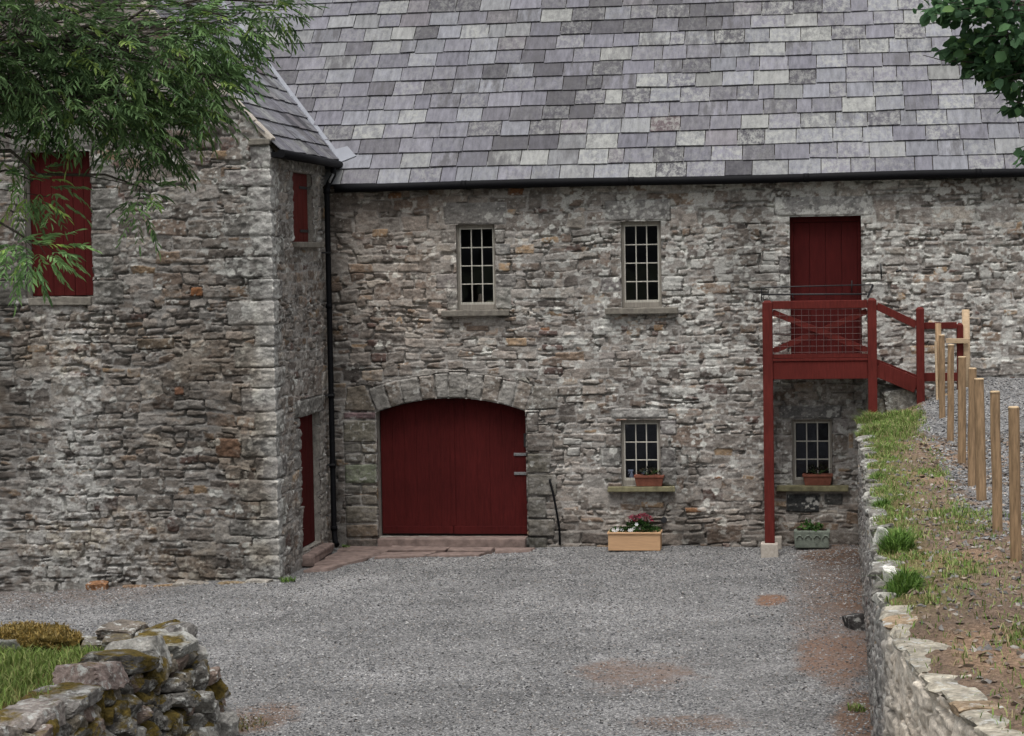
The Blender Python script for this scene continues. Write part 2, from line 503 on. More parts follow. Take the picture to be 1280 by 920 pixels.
def wall_mesh(name, path, us, vs, quads, reserved, openings, seed, sign=1, arch=None, keep=None, deep=0.42, rough=1.0,
              region=None, reveal=0.12, joint=0.007, lich=None, tint=(1, 1, 1), spots=(), smr=.53):
    """path: polyline [(x, y)], us: distances along it, vs: heights. Returns a mesh with attribute Col.
    openings: (u0, u1, v0, v1, reveal depth). arch: (u0, u1, vs, function u -> soffit height)."""
    rng = np.random.default_rng(seed)
    us = np.asarray(us, np.float64); vs = np.asarray(vs, np.float64)
    nu, nv = len(us), len(vs)
    V2 = np.repeat(vs[None, :], nu, 0); U2 = np.repeat(us[:, None], nv, 1)
    pad = 0.05
    if arch is not None:
        a0, a1, av, fn = arch
        vt = av + 1.0
        for i, u in enumerate(us):
            if a0 - 1e-6 <= u <= a1 + 1e-6:
                z = fn(u); m = (vs >= av - 1e-6) & (vs <= vt)
                V2[i, m] = z + (vs[m] - av) * (vt - z) / (vt - av)
        pad = 0.24
    # a ragged warp so that no joint is a straight line
    Uw = U2 + 0.020 * rough * (vnoise(U2 * 3.1, V2 * 6, seed + 1) - .5) + 0.012 * rough * (vnoise(U2 * 11, V2 * 16, seed + 2) - .5) + 0.008 * (vnoise(U2 * 40, V2 * 40, seed + 3) - .5)
    Vw = V2 + 0.075 * rough * (vnoise(U2 * 1.1, V2 * 1.3, seed + 4) - .5) + 0.018 * rough * (vnoise(U2 * 5, V2 * 7, seed + 5) - .5) + 0.009 * rough * (vnoise(U2 * 19, V2 * 24, seed + 6) - .5) + 0.006 * (vnoise(U2 * 50, V2 * 50, seed + 7) - .5)
    sdf = np.full((nu, nv), -0.05, np.float32); ids = np.full((nu, nv), -1, np.int32)
    locked = np.zeros((nu, nv), bool)
    props = []
    def paintq(q, k, lock, A, B):
        n = len(props)
        qu = [p[0] for p in q]; qv = [p[1] for p in q]
        i0, i1 = np.searchsorted(us, [min(qu) - .05, max(qu) + .05])
        j0, j1 = np.searchsorted(vs, [min(qv) - pad, max(qv) + pad])
        if i1 - i0 < 2 or j1 - j0 < 2:
            return
        a, b = A[i0:i1, j0:j1], B[i0:i1, j0:j1]
        kk = 200.0
        s = 0
        for m in range(4):
            (x0, y0), (x1, y1) = q[m], q[(m + 1) % 4]
            L = math.hypot(x1 - x0, y1 - y0) + 1e-9
            d = ((x1 - x0) * (b - y0) - (y1 - y0) * (a - x0)) / L
            s = s + np.exp(-kk * np.clip(d, -.1, .4))
        s = -np.log(s) / kk - k.get('gap', joint)
        S = sdf[i0:i1, j0:j1]; I = ids[i0:i1, j0:j1]; Lk = locked[i0:i1, j0:j1]
        m = (s > S) & ~Lk
        S[m] = s[m]; I[m] = n
        if lock:
            Lk |= (s > -k.get('gap', joint))
        props.append((sum(qu) / 4, sum(qv) / 4, k))
    for q, k in reserved:
        paintq(q, k, True, U2 * .5 + Uw * .5, V2 * .7 + Vw * .3)
    for q in quads:
        paintq(q, {}, False, Uw, Vw)
    n = max(1, len(props))
    cu = np.array([p[0] for p in props]); cv = np.array([p[1] for p in props])
    # stone colours: families drift slowly over the wall
    w = np.array([.28, .22, .12, .13, .065, .022, .006, .03, .10, .05])
    pick = rng.choice(len(w), n, p=w / w.sum())
    base = STONE_PAL[pick] * rng.uniform(0.76, 1.20, (n, 1)) * np.array(tint)
    off = rng.normal(0, .0062, n); tiltu = rng.normal(0, .04, n); tiltv = rng.normal(.05, .07, n)
    crust = rng.beta(1.3, 2.2, n); rr = rng.uniform(.010, .024, n)
    for i, (_, _, k) in enumerate(props):
        if k:
            base[i] = np.array(k.get('col', STONE_PAL[0] * rng.uniform(.9, 1.15))); off[i] = k.get('off', rng.normal(.008, .004)); tiltu[i] *= .3; tiltv[i] *= .3
            crust[i] = k.get('crust', crust[i]); rr[i] = k.get('r', .022)
    g = ids.clip(0)
    stone = sstep(-.004, .005, sdf) * (ids >= 0)
    e = np.clip(1 - np.clip(sdf, 0, 1) / rr[g], 0, 1)
    bump = (fbm(U2 * 9, V2 * 14, seed + 21, 4, .6) - .5) * .034 * rough
    hs_ = off[g] + (U2 - cu[g]) * tiltu[g] + (V2 - cv[g]) * tiltv[g] - e * e * .017 + bump
    flush = fbm(U2 * 1.3, V2 * 1.7, seed + 31, 3)
    crev = sstep(.50, .62, vnoise(U2 * 7, V2 * 9, seed + 33) * .6 + flush * .4 + (deep - .5) * .5 + .01)
    hm = -.013 + (fbm(U2 * 22, V2 * 22, seed + 35, 3) - .5) * .016 - crev * .050
    # lime smeared over the stone edges where the pointing is flush
    h = hs_ * stone + hm * (1 - stone)
    smear = (1 - crev) * sstep(smr - .10, smr + .10, fbm(U2 * 2.3, V2 * 3.1, seed + 37, 4)) * .85
    smear = smear * (1 - .85 * locked)
    h = np.where(h < -.004, h * (1 - smear) + (-.004 + (fbm(U2 * 30, V2 * 30, seed + 39, 2) - .5) * .008) * smear, h)
    # colour
    mott = fbm(U2 * 12, V2 * 18, seed + 41, 5, .65)
    fine = fbm(U2 * 55, V2 * 60, seed + 43, 3, .7)
    col = base[g] * (0.30 + 1.40 * mott)[..., None] * (.78 + .44 * fine)[..., None]
    grey = np.array((.345, .327, .300))
    cf = sstep(.40, .68, fbm(U2 * 15, V2 * 21, seed + 45, 4, .65) * .7 + crust[g] * .42) * .62
    col = col * (1 - cf[..., None]) + grey * cf[..., None]
    mort = np.array((.300, .284, .262)) * (0.72 + .56 * fine)[..., None]
    ms = np.clip((1 - stone) + smear * sstep(.02, .0, sdf) * .8, 0, 1)[..., None]
    col = col * (1 - ms) + mort * ms
    # lichen rosettes and spatter
    lf = lich(U2, V2) if lich is not None else 0.5
    l1 = sstep(.0, .035, fbm(U2 * 7, V2 * 8, seed + 51, 4, .6) + .15 * (lf - .5) - .655)
    l2 = sstep(.0, .04, vnoise(U2 * 24, V2 * 28, seed + 53) * .7 + .3 * fbm(U2 * 3, V2 * 3, seed + 55, 2) + .15 * (lf - .5) - .745)
    lm = np.clip(l1 * .75 + l2 * .6, 0, .9)[..., None] * (fine * .5 + .75)[..., None]
    lm = np.clip(lm, 0, .92)
    col = col * (1 - lm) + np.array((.47, .465, .43)) * lm
    for (su, sv, sr) in spots:
        i0, i1 = np.searchsorted(us, [su - 1.6 * sr, su + 1.6 * sr]); j0, j1 = np.searchsorted(vs, [sv - 1.6 * sr, sv + 1.6 * sr])
        if i1 - i0 < 1 or j1 - j0 < 1: continue
        a, b = U2[i0:i1, j0:j1], V2[i0:i1, j0:j1]
        m = sstep(1.0, .72, np.hypot(a - su, (b - sv) * 1.15) / sr + .9 * (vnoise(a * 1.1 / sr, b * 1.1 / sr, seed + 71) - .5) + .25 * (vnoise(a * 60, b * 60, seed + 73) - .5))[..., None] * .92
        col[i0:i1, j0:j1] = col[i0:i1, j0:j1] * (1 - m) + np.array((.54, .535, .49)) * (fine[i0:i1, j0:j1, None] * .5 + .75) * m
    if region is not None:
        col = region(U2, V2, col, fine)
    # geometry
    pts = np.array(path, np.float64); seg = np.hypot(*np.diff(pts, axis=0).T); cum = np.concatenate([[0], np.cumsum(seg)])
    px = np.interp(us, cum, pts[:, 0]); py = np.interp(us, cum, pts[:, 1])
    def normal_at(u):
        i = int(np.clip(np.searchsorted(cum, u) - 1, 0, len(seg) - 1))
        d = (pts[i + 1] - pts[i]) / seg[i]
        return np.array((d[1], -d[0])) * sign
    nn = np.array([(normal_at(u - .03) + normal_at(u + .03)) for u in us])
    ln = np.linalg.norm(nn, axis=1, keepdims=True); nn = nn / ln * np.minimum(1 / np.maximum(ln / 2, .3), 1.42)
    X = px[:, None] + nn[:, :1] * h; Y = py[:, None] + nn[:, 1:] * h
    Z = V2.copy()
    vert = np.stack([X, Y, Z], -1).reshape(-1, 3); colr = np.clip(col, 0.01, .9).reshape(-1, 3)
    idx = np.arange(nu * nv).reshape(nu, nv)
    mid_u = (us[:-1] + us[1:]) / 2; mid_v = (vs[:-1] + vs[1:]) / 2
    dele = np.zeros((nu - 1, nv - 1), bool)
    for (u0, u1, v0, v1, dpt) in openings:
        dele |= ((mid_u > u0) & (mid_u < u1))[:, None] & ((mid_v > v0) & (mid_v < v1))[None, :]
    if keep is not None:
        dele |= ~keep(mid_u[:, None], mid_v[None, :])
    q = np.stack([idx[:-1, :-1], idx[1:, :-1], idx[1:, 1:], idx[:-1, 1:]], -1)
    if sign < 0: q = q[..., ::-1]
    faces = [q[~dele]]
    # reveals
    VV = [vert]; CC = [colr]; nb = len(vert)
    for (u0, u1, v0, v1, dpt) in openings:
        i0, i1 = np.abs(us - u0).argmin(), np.abs(us - u1).argmin(); j0, j1 = np.abs(vs - v0).argmin(), np.abs(vs - v1).argmin()
        loop = [idx[i0, j] for j in range(j0, j1)] + [idx[i, j1] for i in range(i0, i1)] + [idx[i1, j] for j in range(j1, j0, -1)] + [idx[i, j0] for i in range(i1, i0, -1)]
        loop = np.array(loop); K = 5
        ii, jj = loop // nv, loop % nv
        rings = [loop]
        for k in range(1, K + 1):
            f = k / K
            hh = h[ii, jj] * (1 - f) - dpt * f
            wob = (vnoise(V2[ii, jj] * 9 + U2[ii, jj] * 9, np.full(len(ii), k * 3.3), seed + 61) - .5) * .012 * (k < K)
            P = np.stack([px[ii] + nn[ii, 0] * hh, py[ii] + nn[ii, 1] * hh, V2[ii, jj] + wob], -1)
            VV.append(P); CC.append(np.array((.25, .235, .205))[None] * (0.7 + .6 * vnoise(V2[ii, jj] * 17 + U2[ii, jj] * 13, np.full(len(ii), k * 1.7), seed + 63))[:, None])
            rings.append(np.arange(nb, nb + len(loop))); nb += len(loop)
        for a, b in zip(rings, rings[1:]):
            f = np.stack([a, np.roll(a, -1), np.roll(b, -1), b], -1)
            faces.append(f if sign > 0 else f[:, ::-1])
    return np_mesh(name, np.concatenate(VV), [np.concatenate(faces)], True, Col=np.concatenate(CC))

def spaced(breaks, steps):
    """grid lines that hit every break exactly; steps: spacing within each interval (or one value)"""
    out = [breaks[0]]
    for i, (a, b) in enumerate(zip(breaks, breaks[1:])):
        s = steps[i] if isinstance(steps, (list, tuple)) else steps
        n = max(1, int(round((b - a) / s)))
        out += list(a + (b - a) * (k + 1) / n for k in range(n))
    return np.array(out)

# ------------------------------------------------------------------ setting
# one sheet of ground to the horizon
gb = MB(); gb.quad((-600, -600, -0.6), (600, -600, -0.6), (600, 600, -0.6), (-600, 600, -0.6))
tag(gb.build('ground', M['ground']), 'rough green ground spreading around the buildings to the horizon', 'ground', kind='structure')

def court_z(x, y):
    return (-0.16 * sstep(-7.9, -11.6, x) + 0.05 * sstep(-1.5, 0.3, x) * sstep(-3, -.3, y)
            + 0.05 * (fbm(x * .5, y * .5, 5, 3) - .5) + 0.03 * (fbm(x * 3, y * 3, 9, 3) - .5)
            + 0.035 * sstep(-.9, .0, y) * sstep(-5.2, -4.2, x))
def blob(x, y, cx, cy, rx, ry, seed):
    d = np.hypot((x - cx) / rx, (y - cy) / ry) + .7 * (fbm(x * 3, y * 3, seed, 4) - .5)
    return sstep(1.15, .45, d)
gx = spaced([-40, -13, 0.7], [0.4, 0.055]); gy = spaced([-32, -13.5, 1.0], [0.25, 0.055])
GX, GY = np.meshgrid(gx, gy, indexing='ij')
GZ = court_z(GX, GY)
soil = np.maximum.reduce([
    blob(GX, GY, -.78, -4.7, .30, .55, 1) * .8, blob(GX, GY, -2.05, -9.6, .9, 1.1, 2) * .36, blob(GX, GY, .05, -8.3, .6, 2.1, 3) * .48,
    blob(GX, GY, .25, -4.2, .30, 1.6, 4) * .8, blob(GX, GY, .05, -1.0, .55, 1.1, 5) * .85, blob(GX, GY, .25, -11.6, .35, 1.5, 6) * .65,
    blob(GX, GY, -1.4, -11.9, .9, .5, 7) * .4, .30 * sstep(-8, -9.5, GX) * sstep(-6.5, -4.2, GY), blob(GX, GY, -5.5, -11.9, .45, 1.0, 8) * .45,
    .42 * sstep(-1.0, -.1, GX) * sstep(-12, -6, GY) + 0 * GX])
tone = np.ones(GX.shape + (3,)) * np.array((1.0, .9, .85))
orange = blob(GX, GY, -.78, -4.7, .35, .6, 1) + blob(GX, GY, .05, -8.3, .5, 1.9, 3) * .7 + blob(GX, GY, -2.05, -9.6, .8, .8, 2) * .4
tone = tone * (1 - orange[..., None]) + np.array((1.35, 1.10, .98)) * orange[..., None]
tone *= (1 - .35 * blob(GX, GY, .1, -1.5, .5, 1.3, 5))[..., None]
n0, n1 = GX.shape
ii = np.arange(n0 * n1).reshape(n0, n1)
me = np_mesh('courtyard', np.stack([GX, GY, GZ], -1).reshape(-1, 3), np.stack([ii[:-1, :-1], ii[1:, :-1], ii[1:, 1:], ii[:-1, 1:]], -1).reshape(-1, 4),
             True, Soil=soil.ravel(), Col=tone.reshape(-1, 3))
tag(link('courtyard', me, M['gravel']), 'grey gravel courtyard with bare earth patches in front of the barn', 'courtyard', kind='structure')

# loose chippings lying on the gravel
def chips(name, xy, zf, smin, smax, pal, rng, flat=.45):
    n = len(xy)
    x, y = xy.T; z = zf(x, y)
    s = rng.uniform(smin, smax, n) ** 1.0
    base = np.array([(1, 0, 0), (-1, 0, 0), (0, 1, 0), (0, -1, 0), (0, 0, 1), (0, 0, -1)], float)
    P = base[None] * (s[:, None, None] * rng.uniform(.55, 1.25, (n, 6, 1)))
    P[..., 2] *= flat
    P += rng.normal(0, .18, P.shape) * s[:, None, None]
    a = rng.uniform(0, 2 * np.pi, n); ca, sa = np.cos(a)[:, None], np.sin(a)[:, None]
    tx = rng.normal(0, .35, n)[:, None]
    X = P[..., 0] * ca - P[..., 1] * sa; Y = P[..., 0] * sa + P[..., 1] * ca; Z = P[..., 2] + tx * P[..., 0]
    V = np.stack([X + x[:, None], Y + y[:, None], Z + z[:, None] + s[:, None] * .18], -1).reshape(-1, 3)
    f = np.array([(0, 2, 4), (2, 1, 4), (1, 3, 4), (3, 0, 4), (2, 0, 5), (1, 2, 5), (3, 1, 5), (0, 3, 5)])
    F = (f[None] + 6 * np.arange(n)[:, None, None]).reshape(-1, 3)
    c = np.asarray(pal)[rng.integers(0, len(pal), n)] * rng.uniform(.7, 1.3, (n, 1))
    return np_mesh(name, V, F, False, Col=np.repeat(c, 6, 0))
GREYS = [(.11, .11, .112), (.16, .16, .162), (.21, .21, .208), (.25, .248, .24), (.085, .085, .088), (.29, .285, .275), (.18, .165, .15)]
N = 100000
xy = np.stack([RNG.uniform(-12.5, .45, N), RNG.uniform(-13.2, -.05, N)], 1)
ok = ~((xy[:, 0] < -7.4) & (xy[:, 1] > -3.5)) & ~((xy[:, 0] < -5.9) & (xy[:, 1] < -11.3))
ok &= RNG.random(N) > np.clip((fbm(xy[:, 0] * 2, xy[:, 1] * 2, 77, 3) - .55) * 3, 0, .8)
sl = blob(xy[:, 0], xy[:, 1], -.78, -4.7, .30, .55, 1) + blob(xy[:, 0], xy[:, 1], -2.05, -9.6, .75, .95, 2) + blob(xy[:, 0], xy[:, 1], .05, -8.3, .55, 1.9, 3)
ok &= RNG.random(N) > sl * .5
me = chips('gravel', xy[ok], court_z, .007, .019, GREYS, RNG)
tag(link('gravel', me, M['chip']), 'loose grey stone chippings scattered over the courtyard', 'gravel', kind='stuff')

# ------------------------------------------------------------------ the barn
barn = thing('stone_barn', 'long grey rubble stone barn with slate roof, red cart doors and four small paned windows', 'barn', (-2.3, 0, 0))
EV = 5.46                                  # eaves height
R1 = np.random.default_rng(11)
DOOR_IN = .10
G0, G1 = -6.845, -4.565                    # cart doorway
ARC_C, ARC_R = -5.705, 3.35
arc = lambda u: 2.275 - ARC_R + math.sqrt(ARC_R ** 2 - (u - ARC_C) ** 2)
GS = arc(G0)
W_UP = [(-5.57, -4.985, 3.605, 4.88), (-3.088, -2.492, 3.605, 4.885)]
W_LO = [(-3.130, -2.545, .945, 1.935), (-.600, -.012, .955, 1.925)]
LD = (-.603, .432, 2.84, 4.905)
openings = [(G0, G1, .16, GS, .30), (*W_UP[0], .15), (*W_UP[1], .15), (*W_LO[0], .15), (*W_LO[1], .15), (*LD, .24)]
ub = sorted({-7.62, 3.2, 6.5} | {o[0] for o in openings} | {o[1] for o in openings})
vb = sorted({-.12, EV} | {o[2] for o in openings} | {o[3] for o in openings})
us = spaced(ub, [0.011] * (len(ub) - 2) + [0.04]); vs = spaced(vb, 0.011)
res = []
lint = (.205, .198, .186)
res += [rect(-5.75, -4.80, 4.885, 5.215, col=lint, off=.012, crust=.1, r=.03), rect(-3.32, -2.34, 4.89, 5.20, col=lint, off=.010, crust=.3, r=.03),
        rect(-.83, .60, 4.91, 5.205, col=(.195, .189, .178), off=.014, crust=.25, r=.03),
        rect(-3.27, -2.42, 1.94, 2.10, col=lint, off=.01, crust=.5), rect(-.78, .13, 1.93, 2.12, col=(.13, .126, .12), off=.012, crust=.2)]
# arch ring of wedge-shaped stones
A0 = math.asin((G0 - ARC_C) / ARC_R)
k = 10
cz = 2.275 - ARC_R
angs = [A0 + (-2 * A0) * (i / k) + (random.uniform(-.012, .012) if 0 < i < k else 0) for i in range(k + 1)]
acol = [(.20, .19, .172), (.17, .16, .146), (.225, .212, .19), (.185, .158, .132)]
for a, b in zip(angs, angs[1:]):
    ro = ARC_R + random.uniform(.36, .42)
    res.append((((ARC_C + ARC_R * math.sin(a), cz + ARC_R * math.cos(a) - .01), (ARC_C + ARC_R * math.sin(b), cz + ARC_R * math.cos(b) - .01),
                 (ARC_C + ro * math.sin(b), cz + ro * math.cos(b)), (ARC_C + ro * math.sin(a), cz + ro * math.cos(a))),
                dict(col=random.choice(acol), off=.013, crust=.35, gap=.009)))
# skewbacks and jamb stones of the cart doorway
res.append((((-7.34, 2.10), (G0, 2.085), (-7.02, 2.50), (-7.30, 2.46)), dict(col=(.17, .145, .115), off=.014, crust=.15)))
res.append((((G1, 2.085), (-4.08, 2.10), (-4.05, 2.44), (-4.43, 2.46)), dict(col=(.16, .145, .125), off=.014, crust=.3)))
res.append((((-4.54, 2.13), (-4.44, 2.46), (-4.56, 2.60), (-4.70, 2.55)), dict(col=(.19, .18, .155), off=.012)))
jl = [(1.97, 2.08, 1), (1.62, 1.96, 1), (1.46, 1.61, 2), (1.30, 1.45, 2), (.98, 1.29, 1), (.83, .97, 2), (.66, .82, 2), (.38, .65, 1), (.16, .37, 1), (-.1, .15, 1)]
for z0, z1, n in jl:
    c = (.175, .150, .122)
    if n == 1:
        res.append(rect(-7.36, G0 - .01, z0, z1, col=tuple(x * random.uniform(.85, 1.15) for x in c), off=.012, crust=.15, gap=.009))
    else:
        m = random.uniform(-7.14, -6.98)
        res.append(rect(-7.36, m, z0, z1, col=(.15, .14, .12), off=.008, crust=.2, gap=.009)); res.append(rect(m, G0 - .01, z0, z1, col=(.18, .16, .13), off=.01, crust=.2, gap=.009))
for z0, z1, w in [(1.75, 2.06, .20), (1.45, 1.74, .42), (1.14, 1.44, .36), (.80, 1.13, .45), (.46, .79, .30), (.18, .45, .42), (-.1, .17, .30)]:
    res.append(rect(G1 + .01, G1 + w, z0, z1, col=vary((.17, .155, .13)), off=.01, crust=.35, gap=.008))
# jamb stones of windows and loft door
for (a, b, c, d) in W_UP + W_LO + [LD]:
    z = c
    while z < d - .1:
        hgt = random.uniform(.16, .34); z1 = min(z + hgt, d - .005)
        for s, e in ((a, -1), (b, 1)):
            if random.random() < .35: continue
            w = random.choice((.16, .24, .32))
            x0, x1 = (s - w, s - .004) if e < 0 else (s + .004, s + w)
            res.append(rect(x0, x1, z, z1, col=vary(STONE_PAL[random.choice((0, 1, 1, 2, 8))], .1), off=random.uniform(-.004, .010), crust=.4))
        z = z1
res.append(rect(-.70, -.20, .545, .83, col=(.038, .040, .040), off=.02, crust=0.0, gap=.012))       # dark slab below the right-hand window
res.append(rect(-.14, .13, .66, .83, col=(.07, .07, .066), off=.01, crust=.1))
for cx, cz_, w, h_ in [(-4.3, 2.98, .34, .10), (-4.35, 3.2, .30, .09), (-4.28, 2.62, .3, .12), (-5.45, 3.28, .36, .1)]:
    res.append(rect(cx, cx + w, cz_, cz_ + h_, col=random.choice([(.105, .075, .066), (.13, .10, .08)]), off=.012, crust=.05))
for cx, cz_, w, h_ in [(-4.85, 3.05, .33, .13), (-2.62, 3.25, .16, .11), (-6.60, 5.30, .22, .10), (-6.85, 4.72, .24, .14), (-2.85, .62, .35, .1), (-2.2, .55, .34, .09)]:
    res.append(rect(cx, cx + w, cz_, cz_ + h_, col=random.choice([(.30, .215, .14), (.27, .18, .11), (.26, .14, .075)]), off=.008, crust=.05))
for cx, cz_, w, h_ in [(-1.0, 4.25, .30, .16), (-1.05, 4.08, .40, .13), (-4.0, 1.55, .30, .11), (-3.95, 1.38, .2, .14), (1.62, 4.52, .34, .1)]:
    res.append(rect(cx, cx + w, cz_, cz_ + h_, col=(.43, .425, .39), off=.01, crust=.9))
# thin long flags, a little heavier towards the foot
qs = stone_quads(R1, -7.6, 6.5, -.15, .9, .125, (1.2, 3.4), .22, .12) + stone_quads(R1, -7.6, 6.5, .9, EV + .05, .104, (1.1, 3.3), .20, .14)
def lich_main(u, v):
    return .15 + .75 * sstep(-5.2, -2.0, u) * (.6 + .4 * sstep(1.2, 3.5, v)) + .25 * sstep(1.0, 3.0, v) * sstep(-7.0, -5, u) - .35 * sstep(.9, .2, v)
def region_main(u, v, col, fine):
    warm = sstep(-4.3, -6.0, u) * sstep(2.6, 3.6, v) * .5 + sstep(1.0, .3, v) * sstep(-4.4, -3.9, u) * .5
    col = col * (1 + warm[..., None] * np.array((.10, .02, -.05)))
    edge_dark = sstep(.75, .1, v + .5 * (fbm(u * 1.5, v, 91, 3) - .5))                      # darker towards the foot of the wall
    edge_dark = np.maximum(edge_dark, .8 * sstep(.25, .05, np.abs(u + 7.5) + .2 * (fbm(u * 2, v * 2, 92) - .5)))  # also darker along the corner beside the wing
    drk = sstep(.55, .75, fbm(u * .8, v * .5, 95, 3)) * .35
    col = col * (1 - .30 * edge_dark - drk)[..., None]
    return col
me = wall_mesh('wall', [(-7.62, 0), (6.5, 0)], us + 7.62, vs, [tuple((p[0] + 7.62, p[1]) for p in q) for q in qs],
               [(tuple((p[0] + 7.62, p[1]) for p in q), k) for q, k in res], [(o[0] + 7.62, o[1] + 7.62, *o[2:]) for o in openings], 101,
               arch=(G0 + 7.62, G1 + 7.62, GS, lambda u: arc(u - 7.62)), lich=lambda u, v: lich_main(u - 7.62, v),
               region=lambda u, v, c, f: region_main(u - 7.62, v, c, f), deep=.50, tint=(1.075, 1.0, .94), smr=.465, spots=[q for q in lichen_spots(R1, 620, lambda u, v: lich_main(u - 7.62, v) ** 2, .1, 11, .3, 5.2) if not (6.8 < q[0] < 7.6 and q[1] < .95)])
wall = link('wall', me, M['stone'], barn)
# the rest of the shell: gable, back, floor and partition keep the rooms dark
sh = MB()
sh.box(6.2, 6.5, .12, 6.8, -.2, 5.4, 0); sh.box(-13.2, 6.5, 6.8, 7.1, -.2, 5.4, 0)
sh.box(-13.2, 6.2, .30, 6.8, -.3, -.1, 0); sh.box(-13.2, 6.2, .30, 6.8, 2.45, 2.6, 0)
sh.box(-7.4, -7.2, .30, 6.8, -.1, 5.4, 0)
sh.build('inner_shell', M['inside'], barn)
gm = MB()
gm.hexa([(6.2, -.05, 5.4), (6.5, -.05, 5.4), (6.5, 7.05, 5.4), (6.2, 7.05, 5.4), (6.2, 3.49, 9.0), (6.5, 3.49, 9.0), (6.5, 3.51, 9.0), (6.2, 3.51, 9.0)], 0)
gm.build('gable', M['inside'], barn)

# ---- slate roofs
SL_PAL = np.array([(.215, .210, .245), (.188, .184, .218), (.240, .243, .275), (.262, .265, .280), (.285, .287, .285), (.152, .146, .168), (.098, .094, .108), (.200, .186, .208), (.150, .114, .124)])
SL_W = np.array([.23, .17, .19, .15, .07, .10, .05, .037, .003])
def slate_roof(name, org, right, upslope, length, height, expo, wr, seed, zone=None):
    """courses of lapped slates on the plane org + right*s + upslope*t"""
    rng = np.random.default_rng(seed)
    org, right, upslope = (np.array(a, float) for a in (org, right, upslope))
    nrm = np.cross(right, upslope); nrm /= np.linalg.norm(nrm)
    V, C, Lc, St = [], [], [], []
    r = 0; tpos = 0.0
    while tpos < height:
        s = -rng.uniform(0, .3)
        while s < length:
            w = float(np.clip(rng.normal(sum(wr) / 2, (wr[1] - wr[0]) / 4), wr[0] * .7, wr[1] * 1.15))
            if rng.random() < .06: w *= .55
            g = .006
            a, b = s + g, s + w - g
            lo = tpos + rng.normal(0, .006); lo2 = lo + rng.normal(0, .005)
            hi = tpos + expo * 1.35
            th = rng.uniform(.010, .018)
            lift = .028 + rng.uniform(0, .010)
            j = rng.normal(0, .003, 2)
            cut = rng.uniform(.0, .02) if rng.random() < .25 else 0
            loa, lob = (lo + cut, lo2) if rng.random() < .5 else (lo, lo2 + cut)
            P = [(a, loa, lift + j[0]), (b, lob, lift + j[1]), (b, hi, .004), (a, hi, .004)]
            Q = [(x, y, z - th) for x, y, z in P]
            V += P + Q
            nz_ = float(vnoise(np.array([s * .55 + 3.1]), np.array([tpos * .8 + seed]), 61)[0])
            wv = SL_W.copy(); wv[3:5] *= (1.5 if nz_ > .58 else .45); wv[[0, 1, 5]] *= (.6 if nz_ > .58 else 1.3)
            k = rng.choice(len(wv), p=wv / wv.sum())
            zl, zs = (zone(s + w / 2, tpos) if zone else (.5, .2))
            if rng.random() < zs * .55: k = rng.choice([5, 6, 6])
            c = SL_PAL[k] * rng.uniform(.82, 1.13) * np.array((.665, .665, .645))
            zl, zs = (zone(s + w / 2, tpos) if zone else (.5, .2))
            lc = np.clip(rng.beta(1.0, 1.4) * (1.6 if k in (3, 4) else .75) * (0.5 + zl), 0, .95)
            st = np.clip((rng.random() < .14 + zs * 1.3) * rng.uniform(.3, 1.0), 0, .9)
            C += [c] * 8; Lc += [lc] * 8; St += [st] * 8
            s += w
        tpos += expo; r += 1
    V = np.array(V); n = len(V) // 8
    W = org + V[:, :1] * right + V[:, 1:2] * upslope + V[:, 2:] * nrm
    f = np.array([(0, 1, 2, 3), (7, 6, 5, 4), (0, 4, 5, 1), (1, 5, 6, 2), (2, 6, 7, 3), (3, 7, 4, 0)])
    F = (f[None] + 8 * np.arange(n)[:, None, None]).reshape(-1, 4)
    return np_mesh(name, W, F, False, Col=np.array(C), Lichen=np.array(Lc), Stain=np.array(St))
PM = math.radians(45); cp, sp = math.cos(PM), math.sin(PM)
RO = (-13.2, -.17, 5.50)
def zone_main(s, t_):
    x = s - 13.2
    zs = .55 * math.exp(-((x + 3.6 + (t_ - 2.2) * -.5) / 1.1) ** 2 - ((t_ - 2.4) / 1.3) ** 2) + .75 * math.exp(-((x + 1.7) / 1.2) ** 2 - ((t_ - 3.6) / .8) ** 2) + .25 * math.exp(-((x + 4.9) / .6) ** 2 - ((t_ - 3.4) / .9) ** 2)
    zl = .1 + .75 * float(sstep(-5.5, -1.0, np.float64(x))) + .2 * float(sstep(3.0, .5, np.float64(t_)))
    return zl, zs
roof = link('roof', slate_roof('roof', RO, (1, 0, 0), (0, cp, sp), 19.9, 5.15, .335, (.36, .54), 3, zone_main), M['slate'], barn)
rb = MB()                                  # boarding under the slates, back slope
def slab(mb, p, right, upv, L, H, th=.05, off=-.012):
    p, right, upv = Vector(p), Vector(right), Vector(upv); n = right.cross(upv).normalized()
    a = p + n * off
    c = [a, a + right * L, a + right * L + upv * H, a + upv * H]
    mb.hexa([q - n * th for q in c] + c, 0)
slab(rb, RO, (1, 0, 0), (0, cp, sp), 19.9, 5.2)
slab(rb, (6.7, 7.15, 5.50), (-1, 0, 0), (0, -cp, sp), 19.9, 5.2)
rb.build('roof_boards', M['earth'], barn)
rt_ = MB(); rt_.tube([(-13.2, 3.49, 9.14), (6.7, 3.49, 9.14)], .11, 12); rt_.build('ridge_tiles', M['sill'], roof)
